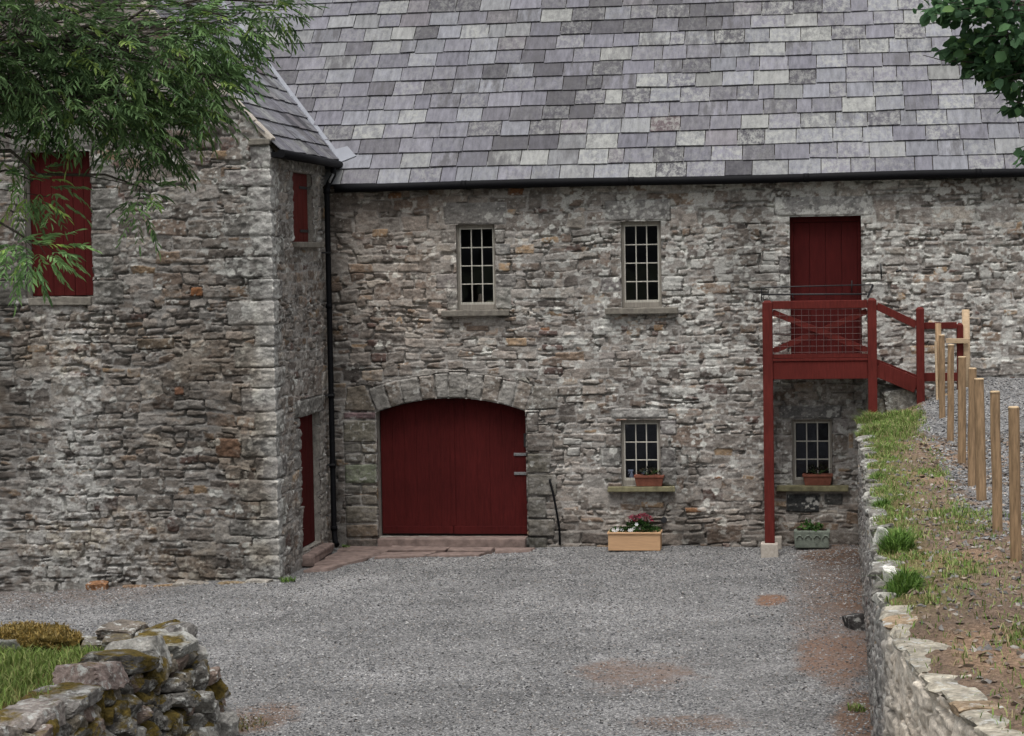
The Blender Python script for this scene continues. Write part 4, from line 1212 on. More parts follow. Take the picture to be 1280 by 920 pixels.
# coping of the retaining wall: small limed lumps far off, broad pale flags on the curve
R4 = np.random.default_rng(41)
cap = Rocks(); s = .8
pts_ = np.array(RP)
def along(s):
    return np.array([np.interp(s, cum, pts_[:, 0]), np.interp(s, cum, pts_[:, 1])]), math.atan2(np.interp(s + .1, cum, pts_[:, 1]) - np.interp(s - .1, cum, pts_[:, 1]), np.interp(s + .1, cum, pts_[:, 0]) - np.interp(s - .1, cum, pts_[:, 0]))
while s < cum[-1]:
    near = s > cum[4] - .6
    L = R4.uniform(.22, .42) if near else R4.uniform(.14, .34)
    p, yaw = along(s + L / 2)
    nv = np.array((-math.sin(yaw), math.cos(yaw)))        # towards the bank
    if near:
        cap.add(R4, (p[0] + nv[0] * .125, p[1] + nv[1] * .125, 1.962 + R4.uniform(-.008, .008)), (L / 2, R4.uniform(.11, .15), .028), yaw, (.33, .30, .24) if R4.random() < .75 else (.27, .20, .13), -.4, .035)
    elif R4.random() < .55:
        cap.add(R4, (p[0] + nv[0] * .07, p[1] + nv[1] * .07, 1.945 + R4.uniform(-.02, .02)), (L / 2, R4.uniform(.08, .12), R4.uniform(.035, .06)), yaw, (.36, .35, .31) if R4.random() < .30 else (.18, .17, .15), -.4, .10)
    s += L * (.96 if near else 1.0)
cap.build('coping', M['mossy'], rw)

def one_rock(name, label, cat, c, size, yaw, col, moss=-.3, seed=0, group=None, sub=4, nz=.05, box=(.58, .74)):
    r = Rocks(); r.add(np.random.default_rng(seed), c, size, yaw, col, moss, .08, sub, nz, box)
    return tag(r.build(name, M['mossy']), label, cat, group)
one_rock('white_stone', 'white limewashed stone standing upright on the edge of the retaining wall', 'stone', (.385, -14.05, 2.03), (.05, .07, .085), .2, (.62, .61, .56), -.5, 1)
one_rock('white_stone', 'rounded white stone on the wall edge, nearer than the upright white one', 'stone', (.40, -16.05, 2.03), (.05, .10, .07), .1, (.62, .60, .55), -.5, 2)
one_rock('dark_rock', 'dark grey rock lying in the gravel at the foot of the retaining wall', 'rock', (.21, -6.7, .08), (.10, .20, .10), .3, (.055, .052, .05), -.4, 3)
one_rock('stair_stone', 'large grey boulder block under the slope of the red stair', 'stone', (.98, -.50, 2.22), (.23, .20, .19), .1, (.19, .18, .16), -.2, 4)
one_rock('stair_stone', 'smaller flat stone stacked beside the boulder beneath the red landing', 'stone', (.66, -.42, 2.14), (.18, .16, .11), .1, (.17, .155, .13), -.2, 5)
one_rock('stair_stone', 'squared stone on top of the flat one beneath the red landing', 'stone', (.74, -.36, 2.36), (.16, .14, .09), -.1, (.21, .195, .165), -.2, 6)
# stones along the foot of the wing
for lab, c, size, col, sd_ in [
        ('orange stone wedged at the foot of the wing wall', (-10.08, -3.50, -.06), (.15, .10, .065), (.24, .125, .065), 11),
        ('thin brown stone lying just right of the orange one by the wing wall', (-9.56, -3.46, -.09), (.15, .08, .04), (.20, .135, .09), 12),
        ('tan stone lying at the foot of the wing wall, third along from the orange one', (-9.10, -3.45, -.08), (.15, .09, .05), (.25, .17, .10), 13),
        ('long grey kerb stone lying along the foot of the wing wall', (-8.60, -3.46, -.05), (.34, .11, .06), (.19, .17, .145), 14),
        ('yellowish stone at the foot of the wing near its corner', (-8.14, -3.50, -.04), (.20, .10, .055), (.24, .18, .11), 15),
        ('pale grey stone tucked under the corner of the wing', (-7.78, -3.46, -.01), (.16, .10, .06), (.25, .23, .20), 16),
        ('flat grey flag set into the gravel in front of the wing corner', (-8.02, -3.95, -.095), (.28, .18, .03), (.24, .235, .225), 17),
        ('grey half buried stone at the far left foot of the wing', (-10.85, -3.45, -.10), (.17, .10, .07), (.16, .15, .135), 18)]:
    one_rock('foot_stone', lab, 'stone', c, size, 0.0, col, -.4, sd_, 'stones along the foot of the wing')

# paving in front of the cart doors
pv = MB(); R5 = random.Random(5)
def flag(pts, z):
    b = [(x, y, z - .12) for x, y in pts]; t_ = [(x + R5.uniform(-.01, .01), y + R5.uniform(-.01, .01), z + R5.uniform(-.008, .008)) for x, y in [(x + R5.uniform(-.06, .06), y + R5.uniform(-.04, .04)) for x, y in pts]]
    pv.hexa(b + t_, .014)
for p, z in [([(-7.38, -.62), (-6.62, -.66), (-6.58, -.20), (-7.30, -.18)], .055), ([(-6.60, -.64), (-5.75, -.60), (-5.72, -.19), (-6.56, -.20)], .06),
             ([(-5.73, -.52), (-5.02, -.55), (-5.0, -.19), (-5.70, -.19)], .05), ([(-5.0, -.52), (-4.42, -.42), (-4.40, -.19), (-4.98, -.19)], .045),
             ([(-7.42, -1.30), (-6.75, -1.22), (-6.64, -.69), (-7.36, -.65)], .045), ([(-6.72, -1.15), (-5.95, -.98), (-5.85, -.65), (-6.61, -.68)], .04),
             ([(-7.40, -1.95), (-6.95, -1.80), (-6.78, -1.26), (-7.40, -1.33)], .035), ([(-5.90, -.92), (-5.2, -.82), (-5.1, -.60), (-5.82, -.63)], .03),
             ([(-7.36, -2.5), (-7.08, -2.3), (-6.98, -1.86), (-7.36, -1.98)], .025)]:
    flag(p, z)
tag(pv.build('paving', M['redstone']), 'worn reddish flagstone paving before the red cart doors', 'paving', kind='structure')

# ------------------------------------------------------------------ grass
def grass(name, P, hgt, rng, pal, lean=.35, wid=.006):
    """P (n,3) roots; hgt (n,)"""
    n = len(P)
    a = rng.uniform(0, 2 * np.pi, n); d = np.stack([np.cos(a), np.sin(a), np.zeros(n)], 1)
    sdv = np.stack([-d[:, 1], d[:, 0], np.zeros(n)], 1)
    ln = (np.abs(rng.normal(lean, .25, n)) * hgt)[:, None]; h = hgt[:, None]; up_ = np.array((0, 0, 1.))[None]
    w = wid * rng.uniform(.6, 1.4, (n, 1))
    V = np.stack([P - sdv * w, P + sdv * w, P + d * ln * .35 + up_ * h * .6 + sdv * w * .8, P + d * ln * .35 + up_ * h * .6 - sdv * w * .8, P + d * ln + up_ * h * (1 - .25 * ln / h)], 1)
    F4 = np.array([(0, 1, 2, 3)]) + 5 * np.arange(n)[:, None]; F3 = np.array([(3, 2, 4)]) + 5 * np.arange(n)[:, None]
    c = np.asarray(pal)[rng.integers(0, len(pal), n)] * rng.uniform(.7, 1.35, (n, 1))
    return np_mesh(name, V.reshape(-1, 3), [F4, F3], True, Col=np.repeat(c, 5, 0))
GP = [(.12, .20, .04), (.16, .24, .055), (.10, .165, .035), (.22, .25, .09), (.29, .25, .13)]
GD = [(.075, .145, .025), (.095, .18, .03), (.055, .11, .02), (.13, .20, .045)]
R6 = np.random.default_rng(51)
N = 230000
y = R6.uniform(-23, -.9, N); x = edge_x(y) + R6.uniform(.02, 1.9, N) 
t_ = x - edge_x(y)
dens = np.maximum.reduce([blob(x, y, .70, -2.6, .55, 2.2, 211) * .9, blob(x, y, .55, -5.5, .35, 1.5, 212) * .6, .36 * sstep(.48, .2, t_ + .5 * (fbm(x * 2, y * 2, 213) - .5)) * sstep(-18.2, -16.5, y),
                          blob(x, y, 1.15, -12.3, .35, 1.3, 214) * .30, blob(x, y, .85, -15.6, .35, 1.0, 215) * .30, blob(x, y, 1.6, -17.6, .45, .5, 216) * .40, blob(x, y, 1.2, -18.6, .25, .4, 217) * .4,
                          blob(x, y, 1.05, -8.5, .2, .7, 218) * .5, .045 + 0 * x])
okk = R6.random(N) < dens * (0.35 + .9 * (fbm(x * 4, y * 4, 233, 3) > .5))
okk &= ~((x > 1.25) & (y > -12))
x, y = x[okk], y[okk]
me = grass('grass', np.stack([x, y, bank_z(x, y) - .005], 1), R6.uniform(.02, .075, len(x)) * (1 + .5 * blob(x, y, .70, -2.6, .55, 2.2, 211)), R6, GP, .75, .004)
tag(link('grass', me, M['grass']), 'short patchy grass growing on the earth bank', 'grass', kind='stuff')
def tuft(label, cx, cy, r, h, n, seed, pal=GD, zf=bank_z):
    rg = np.random.default_rng(seed)
    a = rg.uniform(0, 2 * np.pi, n); rr_ = r * np.sqrt(rg.random(n))
    x = cx + rr_ * np.cos(a) * .8; y = cy + rr_ * np.sin(a) * 1.7
    z = zf(x, y) - .01
    me = grass('grass_tuft', np.stack([x, y, z], 1), h * rg.uniform(.35, 1.0, n) * (1.1 - .6 * rr_ / r), rg, pal, .85, .0045)
    return tag(link('grass_tuft', me, M['grass']), label, 'grass tuft', 'grass tufts along the retaining wall')
tuft('thick dark green grass tuft right beside the upright white stone', .50, -14.3, .17, .26, 900, 61)
tuft('dark green grass tuft beside the rounded white stone on the wall edge, nearest the camera', .49, -16.5, .15, .24, 800, 62)
tuft('small grass tuft on the wall edge, middle one between the landing and the white stones', .44, -9.0, .10, .17, 420, 63)
tuft('small grass tuft on the wall edge just before the upright white stone', .44, -11.4, .11, .18, 450, 64)
tuft('bright long grass tuft by the foot of the red stair post', .50, -1.5, .22, .26, 900, 65, GP)
tuft('bright grass hanging over the wall corner below the red landing', .46, -3.4, .2, .22, 800, 66, GP)

# stones strewn on the bank
N = 6500
y = R6.uniform(-22.8, -4, N); x = edge_x(y) + .15 + R6.uniform(0, 1, N) ** .8 * 2.2
me = chips('bank_gravel', np.stack([x, y], 1), bank_z, .008, .034, [(.13, .10, .08), (.17, .13, .10), (.22, .18, .145), (.10, .08, .065), (.16, .15, .14), (.26, .24, .21), (.2, .15, .11), (.12, .115, .11)], R6, .55)
tag(link('bank_gravel', me, M['chip']), 'small stones and clods strewn over the bare bank', 'stones', kind='stuff')
N = 9000
y = R6.uniform(-14, -.2, N); x = R6.uniform(1.15, 3.6, N)
me = chips('track_gravel', np.stack([x, y], 1), bank_z, .010, .028, GREYS, R6)
tag(link('track_gravel', me, M['chip']), 'loose grey chippings on the upper track', 'gravel', kind='stuff')

# ------------------------------------------------------------------ fence posts
def fence_post(name='fence_post', H=1.85, r=.044):
    p = MB(); rg = random.Random(H * 100)
    p.tube([(rg.uniform(-.004, .004), rg.uniform(-.004, .004), z) for z in np.linspace(-.65, H - .65 - .012, 6)] , [r * 1.04, r * 1.03, r * 1.0, r * 1.0, r * .98, r * .97], 14, False)
    o = p.build(name, M['post'], None, world=False)
    c = MB(); c.lathe((0, 0, H - .65 - .014), [(r * .965, -.004), (r * .965, .008), (r * .82, .014)], 14)
    c.build('sawn_top', M['post_end'], o, world=False)
    return o
fp0 = fence_post()
PL = [((1.388, -15.04), 1.19, (.010, -.012), 'round wooden fence post nearest the camera, at the right edge'),
      ((1.373, -13.37), 1.20, (-.012, .01), 'second nearest fence post, standing where the gravel meets the bare earth'),
      ((1.391, -11.13), 1.175, (.016, .01), 'third nearest fence post, with dark knots near its top'),
      ((1.400, -9.57), 1.19, (-.008, .006), 'fourth nearest fence post, close in front of the fifth'),
      ((1.430, -7.31), 1.195, (.012, .0), 'fifth nearest fence post, midway along the row'),
      ((1.440, -4.76), 1.22, (.006, -.012), 'sixth nearest fence post, reddish and beside the red stair'),
      ((1.451, -2.58), 1.255, (-.01, .01), 'seventh fence post, just before the one with the pale sawn plank')]
for i, ((x, y), top, ln, lab) in enumerate(PL):
    o = fp0 if i == 0 else copy_tree(fp0)
    o.location = (x, y, 2.0 + top - 1.2); o.rotation_euler = (ln[0], ln[1], i * 1.7)
    if i: o.scale = (random.uniform(.93, 1.1),) * 2 + (1,)
    tag(o, lab, 'fence post', 'wooden fence posts along the bank')
fe = thing('fence_end_frame', 'fence end by the red stair, tall pale post tied to a shorter one', 'fence', (1.66, -.75, 2.3))
def round_post(x, y, z0, z1, r, mat, name):
    p = MB(); p.tube([(x, y, z0), (x + .004, y, (z0 + z1) / 2), (x, y, z1)], [r, r * .98, r * .95], 14); return p.build(name, mat, fe)
round_post(1.482, -.95, 1.95, 3.35, .045, M['post'], 'post')
round_post(1.885, -.62, 2.1, 3.53, .058, M['sawn'], 'tall_post')
p = MB(); p.box(1.60, 1.93, -.745, -.70, 3.055, 3.125, .005); p.build('rail', M['sawn'], fe)
p = MB(); p.bar((1.50, -.90, 2.32), (1.90, -.70, 2.28), .04, .075, .005); p.build('rail', M['sawn'], fe)
p = MB(); p.bar((1.440, -1.02, 3.10), (1.462, -1.06, 2.05), .075, .03, .004, (1, 0, 0)); p.build('sawn_plank', M['sawn'], fe)

# ------------------------------------------------------------------ leaves, flowers, pots
def leaves(name, P, D, N_, L, Wd, C, fold=.25):
    """P base points, D directions, N_ normals (n,3); six-point folded leaves"""
    D = D / np.linalg.norm(D, axis=1, keepdims=True)
    S = np.cross(D, N_); S /= np.linalg.norm(S, axis=1, keepdims=True) + 1e-9
    Nn = np.cross(S, D)
    L = L[:, None]; w = Wd[:, None]
    V = np.stack([P, P + D * L * .32 + S * w + Nn * w * fold, P + D * L * .70 + S * w * .85 + Nn * (w * fold - L * .04), P + D * L - Nn * L * .14,
                  P + D * L * .70 - S * w * .85 + Nn * (w * fold - L * .04), P + D * L * .32 - S * w + Nn * w * fold], 1)
    n = len(P); k = 6 * np.arange(n)[:, None]
    F = np.concatenate([np.array([(0, 1, 2, 3)]) + k, np.array([(0, 3, 4, 5)]) + k])
    return np_mesh(name, V.reshape(-1, 3), F, True, Col=np.repeat(C, 6, 0))
def rdir(rng, n, zb=0.0):
    d = rng.normal(0, 1, (n, 3)); d[:, 2] += zb
    return d / np.linalg.norm(d, axis=1, keepdims=True)
def clump(name, c, rad, n, L, W, pal, rng, mat, parent=None, zb=.5):
    u = rdir(rng, n, zb); r = rng.random((n, 1)) ** .45
    P = np.array(c) + u * r * np.array(rad)
    D = u + rng.normal(0, .5, (n, 3)); N_ = rdir(rng, n, 1.2)
    C = np.asarray(pal)[rng.integers(0, len(pal), n)] * rng.uniform(.6, 1.4, (n, 1))
    me = leaves(name, P, D, N_, rng.uniform(.7, 1.3, n) * L, rng.uniform(.8, 1.2, n) * W, C)
    return link(name, me, M[mat], parent)
R7 = np.random.default_rng(71)
LG = [(.03, .075, .018), (.045, .10, .025), (.02, .05, .014), (.06, .12, .03)]
pl = thing('wooden_planter', 'pale pine plank planter box standing on the gravel below the window', 'planter', (-2.915, -.29, .03))
b = MB()
x0, x1, y0, y1, z0, z1 = -3.30, -2.53, -.43, -.13, .035, .305
b.box(x0, x1, y0, y0 + .022, z0, z1 - .03, .003); b.box(x0, x1, y1 - .022, y1, z0, z1 - .03, .003)
b.box(x0, x0 + .022, y0 + .0225, y1 - .0225, z0, z1 - .03, .003); b.box(x1 - .022, x1, y0 + .0225, y1 - .0225, z0, z1 - .03, .003)
b.box(x0 + .023, x1 - .023, y0 + .023, y1 - .023, z0 + .02, z0 + .04, 0)
b.build('box', M['pine'], pl)
b = MB(); b.box(x0 - .012, x1 + .012, y0 - .014, y0 + .03, z1 - .028, z1, .004); b.box(x0 - .012, x1 + .012, y1 - .03, y1 + .014, z1 - .028, z1, .004)
b.box(x0 - .012, x0 + .03, y0 + .031, y1 - .031, z1 - .028, z1, .004); b.box(x1 - .03, x1 + .012, y0 + .031, y1 - .031, z1 - .028, z1, .004); b.build('rim', M['pine'], pl)
b = MB(); b.box(x0 + .024, x1 - .024, y0 + .024, y1 - .024, z0 + .04, z1 - .05, .0); b.build('soil', M['soil'], pl)
def plant(name, label, cat, c, stems, top, parts, group=None):
    t_ = thing(name, label, cat, c, group)
    b = MB()
    for (dx, dy, dz) in stems: b.tube([c, (c[0] + dx * .5, c[1] + dy * .5, c[2] + dz * .6), (c[0] + dx, c[1] + dy, c[2] + dz)], [.005, .004, .003], 5)
    b.build('stem', M['leaf_stem'], t_)
    for (nm, cc, rad, n, L, W, pal, mat) in parts:
        clump(nm, cc, rad, n, L, W, pal, R7, mat, t_)
    return t_
M['leaf_stem'] = grained('green_stem', (.05, .09, .025), .7, 20, .3)
sz = .25
rad6 = lambda r, h: [(r * math.cos(k * 1.05), r * .6 * math.sin(k * 1.05), h * random.uniform(.7, 1.1)) for k in range(7)]
plant('pink_flower_plant', 'bushy plant with deep pink flower heads in the pine planter', 'plant', (-2.84, -.28, sz), rad6(.14, .16), .2,
      [('foliage', (-2.84, -.28, .36), (.20, .12, .09), 260, .06, .014, LG, 'leaf'),
       ('flower_head', (-2.93, -.30, .495), (.075, .05, .045), 110, .028, .009, [(.30, .03, .07), (.24, .045, .08), (.20, .08, .07)], 'petal'),
       ('flower_head', (-2.80, -.28, .515), (.085, .05, .050), 130, .028, .009, [(.34, .035, .08), (.26, .06, .09), (.22, .05, .06)], 'petal'),
       ('flower_head', (-2.70, -.29, .475), (.06, .04, .05), 80, .028, .009, [(.30, .03, .07), (.24, .10, .09)], 'petal')])
wf = plant('white_flower_plant', 'low green plants dotted with small white flowers at the left of the pine planter', 'plant', (-3.12, -.29, sz), rad6(.12, .08), .1,
           [('foliage', (-3.10, -.29, .30), (.19, .11, .055), 200, .045, .012, LG, 'leaf'), ('foliage', (-2.66, -.30, .31), (.11, .1, .05), 110, .05, .012, LG, 'leaf')])
for (fx, fz) in ((-3.225, .335), (-3.16, .345), (-3.10, .33), (-3.19, .315), (-2.955, .335), (-2.985, .33), (-2.92, .36), (-2.88, .42)):
    b = MB(); yb = -.385 + random.uniform(-.02, .02)
    for q_ in range(6):
        a_ = q_ * math.pi / 3
        b.quad((fx, yb, fz), (fx + .022 * math.cos(a_ - .4), yb - .006, fz + .022 * math.sin(a_ - .4)), (fx + .030 * math.cos(a_), yb - .004, fz + .030 * math.sin(a_)), (fx + .022 * math.cos(a_ + .4), yb - .006, fz + .022 * math.sin(a_ + .4)))
    b.build('white_flower', M['plastic_petal'] if 'plastic_petal' in M else M['plastic'], wf)

tr = thing('stone_trough', 'small mossy green carved stone trough on the gravel under the landing', 'trough', (-.32, -.28, .08))
b = MB()
x0, x1, y0, y1, z0, z1 = -.585, -.055, -.40, -.12, .07, .325
b.hexa([(x0 + .02, y0 + .01, z0), (x1 - .02, y0 + .01, z0), (x1 - .02, y1, z0), (x0 + .02, y1, z0), (x0, y0, z1), (x1, y0, z1), (x1, y1, z1), (x0, y1, z1)], .02)
b.build('trough_body', M['trough'], tr)
b = MB()
for k_ in range(4):
    cx_ = x0 + .09 + k_ * .125
    b.tube([(cx_ + .045 * math.cos(a_), y0 - .004, .20 + .06 * math.sin(a_)) for a_ in np.linspace(.2, math.pi - .2, 8)], .010, 6)
b.build('carved_relief', M['trough'], tr)
b = MB(); b.box(x0 + .05, x1 - .05, y0 + .05, y1 - .05, z1 - .01, z1 + .006, .003); b.build('soil', M['soil'], tr)
plant('trough_plant', 'small fresh green leafy plant growing in the stone trough', 'plant', (-.33, -.26, .33), rad6(.10, .06), .1, [('foliage', (-.33, -.26, .36), (.16, .10, .07), 90, .07, .018, [(.07, .15, .035), (.10, .19, .05), (.04, .09, .025)], 'leaf')])

def pot(label, x0, x1, z0, cat='window box'):
    t_ = thing('window_box', label, cat, ((x0 + x1) / 2, -.02, z0), 'terracotta window boxes')
    b = MB(); z1 = z0 + .165; y0, y1 = -.10, .07
    b.hexa([(x0 + .025, y0 + .02, z0), (x1 - .025, y0 + .02, z0), (x1 - .025, y1 - .02, z0), (x0 + .025, y1 - .02, z0), (x0, y0, z1 - .035), (x1, y0, z1 - .035), (x1, y1, z1 - .035), (x0, y1, z1 - .035)], .006)
    b.build('box', M['terracotta'], t_)
    b = MB(); b.box(x0 - .012, x1 + .012, y0 - .012, y0 + .016, z1 - .034, z1, .004); b.box(x0 - .012, x1 + .012, y1 - .016, y1 + .012, z1 - .034, z1, .004)
    b.box(x0 - .012, x0 + .016, y0 + .0165, y1 - .0165, z1 - .034, z1, .004); b.box(x1 - .016, x1 + .012, y0 + .0165, y1 - .0165, z1 - .034, z1, .004); b.build('rim', M['terracotta'], t_)
    b = MB(); b.box(x0 + .018, x1 - .018, y0 + .018, y1 - .018, z1 - .034, z1 - .012, 0); b.build('soil', M['soil'], t_)
    return t_
pot('terracotta window box on the sill of the lower window above the pine planter', -2.925, -2.50, .947)
pot('terracotta window box on the shaded sill of the window under the landing', -.44, -.02, .957)
DRY = [(.028, .03, .018), (.05, .035, .02), (.02, .022, .015)]
plant('window_plant', 'sparse dark plant in the window box above the pine planter', 'plant', (-2.71, -.015, 1.09), rad6(.15, .10), .1, [('foliage', (-2.71, -.01, 1.15), (.17, .06, .06), 70, .05, .010, DRY, 'leaf')], 'plants in the window boxes')
plant('window_plant', 'sparse dark plant in the window box under the landing', 'plant', (-.23, -.015, 1.10), rad6(.15, .10), .1, [('foliage', (-.23, -.01, 1.17), (.18, .06, .08), 80, .05, .010, DRY, 'leaf')], 'plants in the window boxes')

# things on the inner window ledges
sp = thing('spray_bottle', 'white trigger spray bottle behind the glass of the lower window', 'bottle', (-3.0, .24, .985))
b = MB(); b.lathe((-3.0, .24, .965), [(.034, 0), (.036, .02), (.036, .10), (.016, .15), (.013, .17)], 12); b.build('bottle', M['plastic'], sp)
b = MB(); b.box(-3.055, -2.975, .226, .254, 1.137, 1.165, .006); b.bar((-3.03, .24, 1.137), (-3.045, .24, 1.10), .012, .014, .002); b.build('trigger', M['plastic'], sp)
jr = thing('glass_jar', 'clear glass jar beside the spray bottle inside the window', 'jar', (-2.80, .24, .965))
b = MB(); b.lathe((-2.80, .24, .965), [(.052, 0), (.056, .01), (.056, .16), (.042, .185), (.042, .20)], 16); b.build('glass_body', M['plastic_grey'] if 'plastic_grey' in M else M['steel'], jr)
b = MB(); b.lathe((-2.80, .24, 1.166), [(.046, 0), (.046, .022)], 16); b.build('lid', M['steel'], jr)
og = thing('ornament', 'small yellowish bird shaped ornament inside the upper left window', 'ornament', (-5.25, .22, 3.63))
b = MB(); b.lathe((-5.25, .22, 3.635), [(.02, 0), (.05, .03), (.055, .08), (.035, .13), (.03, .155), (.034, .185), (.01, .21)], 12); b.build('body', M['post_end'], og)
b = MB(); b.bar((-5.25, .22, 3.82), (-5.20, .20, 3.815), .012, .012, .002); b.build('beak', M['iron'], og)
rk = thing('dark_bowl', 'dark rounded bowl inside the upper left window, right of the ornament', 'bowl', (-5.08, .22, 3.63))
b = MB(); b.lathe((-5.10, .24, 3.635), [(.03, 0), (.06, .03), (.075, .07), (.06, .095), (.03, .10)], 12); b.build('bowl_body', M['sill_moss'], rk)

# ------------------------------------------------------------------ left foreground: grassy mound held by a dry stone wall
LP = np.array([(-6.20, -18.2), (-6.10, -16.5), (-6.08, -14.6), (-5.92, -13.4), (-5.90, -12.90), (-6.12, -12.60), (-6.65, -12.50), (-7.3, -12.65)])
ls_ = np.hypot(*np.diff(LP, axis=0).T); lc = np.concatenate([[0], np.cumsum(ls_)])
def lalong(s):
    g = lambda q: np.array([np.interp(q, lc, LP[:, 0]), np.interp(q, lc, LP[:, 1])])
    d = g(s + .12) - g(s - .12); d /= np.linalg.norm(d) + 1e-9
    return g(s), d, np.array((d[1], -d[0]))
def wall_top(s):
    return .93 + .05 * math.sin(s * 2.1) + .06 * float(sstep(3.5, 4.8, np.float64(s))) - .10 * float(sstep(5.6, 6.5, np.float64(s)))
dw = thing('dry_stone_wall', 'mossy dry stone wall with a rounded end in the left foreground', 'wall', (-6.0, -14.5, 0))
R8 = np.random.default_rng(81)
face = Rocks(); z = .0; row = 0
while z < .84:
    hgt = (.24 if row == 0 else R8.uniform(.10, .175)); s = R8.uniform(-.2, 0)
    while s < lc[-1]:
        L = R8.uniform(.10, .27) if row else R8.uniform(.22, .40)
        p, d, nrm = lalong(np.clip(s + L / 2, 0, lc[-1]))
        zt = wall_top(s)
        if z + hgt * .5 < zt:
            out = .36 * (1 - (z + hgt / 2) / .95) - .10 + R8.normal(0, .04)
            hh = hgt * R8.uniform(.8, 1.35)
            col = np.array(RC[R8.integers(0, len(RC))]) * 1.0
            face.add(R8, (p[0] + nrm[0] * out, p[1] + nrm[1] * out, z + hgt / 2 + R8.normal(0, .012)), (L / 2 * 1.04, R8.uniform(.14, .2), hh / 2), math.atan2(d[1], d[0]), col,
                     float(np.clip(R8.normal(.03, .10), -.25, .24)), .30, 4, .13)
        s += L
    z += hgt * .92; row += 1
face.build('stonework', M['mossy'], dw)
# earth core
cV = []; 
cb = MB()
S_ = np.linspace(0, lc[-1], 40); prev = None
for s in S_:
    p, d, nrm = lalong(s)
    a = (p[0] + nrm[0] * .14, p[1] + nrm[1] * .14, -.2); b2 = (p[0] - nrm[0] * .14, p[1] - nrm[1] * .14, wall_top(s) - .10); c3 = (p[0] - nrm[0] * .5, p[1] - nrm[1] * .5, wall_top(s) - .12)
    if prev: cb.quad(prev[0], a, b2, prev[1]); cb.quad(prev[1], b2, c3, prev[2])
    prev = (a, b2, c3)
cb.build('earth_core', M['earth'], dw)
caps = [(.35, .36, .30, .13, (.20, .18, .165)), (1.25, .40, .26, .10, (.16, .14, .12)), (2.05, .34, .24, .12, (.21, .185, .165)), (2.72, .42, .26, .10, (.23, .215, .195)),
        (3.38, .34, .25, .14, (.21, .165, .145)), (3.95, .36, .24, .10, (.17, .16, .145)), (4.45, .30, .26, .15, (.25, .24, .215)), (4.98, .30, .25, .13, (.25, .245, .22)),
        (5.42, .26, .22, .14, (.16, .15, .14)), (5.80, .24, .2, .12, (.12, .11, .10)), (6.2, .24, .2, .10, (.14, .12, .10))]
for i, (s, L, W_, H_, col) in enumerate(caps):
    p, d, nrm = lalong(min(s, lc[-1] - .2))
    r = Rocks(); r.add(np.random.default_rng(90 + i), (p[0] - nrm[0] * .10, p[1] - nrm[1] * .10, wall_top(s) - .02 + random.uniform(-.02, .03)), (L * .82, W_ * .9, H_ * .8), math.atan2(d[1], d[0]) + random.uniform(-.15, .15), col, [-.04, .06, -.08, .0][i % 4], .12, 4, .12)
    r.build('coping_stone', M['mossy'], dw)

def mound_z(x, y):
    far = sstep(-12.1, -13.5, y + .35 * (fbm(x * 1.2, y * 0 + 1.0, 401, 2) - .5))
    return -.15 + (1.02 + .10 * (fbm(x * 1.5, y * 1.5, 403, 3) - .5) + .05 * sstep(-6.6, -7.6, x)) * far
mx_ = spaced([-13.5, -6.30], .07); my = spaced([-19, -11.9], .07)
Xm, Ym = np.meshgrid(mx_, my, indexing='ij')
a0, a1 = Xm.shape; ii = np.arange(a0 * a1).reshape(a0, a1)
q4 = np.stack([ii[:-1, :-1], ii[1:, :-1], ii[1:, 1:], ii[:-1, 1:]], -1)
inx = np.interp(Ym, LP[:5, 1], LP[:5, 0])
tn = np.ones(Xm.shape + (3,)) * np.array((.62, .72, .26)) * (.7 + .6 * fbm(Xm * 2, Ym * 2, 405, 4))[..., None]
dry = sstep(.75, .2, inx - Xm + .4 * (fbm(Xm * 2, Ym * 2, 407) - .5))[..., None] * .7
tn = tn * (1 - dry) + np.array((1.0, .75, .42)) * dry
me = np_mesh('grass_bank', np.stack([Xm, Ym, mound_z(Xm, Ym)], -1).reshape(-1, 3), q4.reshape(-1, 4), True, Soil=np.ones(Xm.size), Col=tn.reshape(-1, 3))
tag(link('grass_bank', me, M['gravel']), 'grassy mound behind the dry stone wall at left', 'bank', kind='structure')
N = 42000
x = R8.uniform(-9.5, -6.05, N); y = R8.uniform(-18.5, -12.5, N)
ix = np.interp(y, LP[:5, 1], LP[:5, 0])
ok = (x < ix - .15) & (R8.random(N) < .35 + .65 * sstep(.2, .8, ix - x))
x, y = x[ok], y[ok]
drym = sstep(.9, .15, np.interp(y, LP[:5, 1], LP[:5, 0]) - x + .5 * (fbm(x * 2, y * 2, 407) - .5))
pal = [(.15, .22, .05), (.19, .26, .065), (.12, .175, .04), (.26, .28, .10)]; pd = [(.27, .20, .08), (.22, .18, .07), (.16, .17, .05)]
isd = R8.random(len(x)) < drym * .8
for nm, msk, pp, lab, hs2 in (('grass', ~isd, pal, 'lush bright green grass on the mound behind the dry stone wall', (.06, .17)), ('dry_grass', isd, pd, 'straw coloured dry grass along the top of the dry stone wall', (.03, .09))):
    xx, yy2 = x[msk], y[msk]
    me = grass(nm, np.stack([xx, yy2, mound_z(xx, yy2) - .01], 1), R8.uniform(*hs2, len(xx)), R8, pp, .6, .006)
    tag(link(nm, me, M['grass']), lab, 'grass', kind='stuff')
mb_ = one_rock('mossy_boulder', 'boulder thickly covered in ochre moss on the edge of the mound at left', 'boulder', (-7.18, -13.35, 0.99), (.30, .19, .10), .1, (.18, .13, .07), .45, 121, None, 4, .20, (.82, 1.0))
mv = np.array([v.co[:] for v in mb_.data.vertices]); mn = np.array([v.normal[:] for v in mb_.data.vertices])
sel = R8.integers(0, len(mv), 5200); sel = sel[mn[sel, 2] > -.1]
mp = mv[sel] + R8.normal(0, .008, (len(sel), 3))
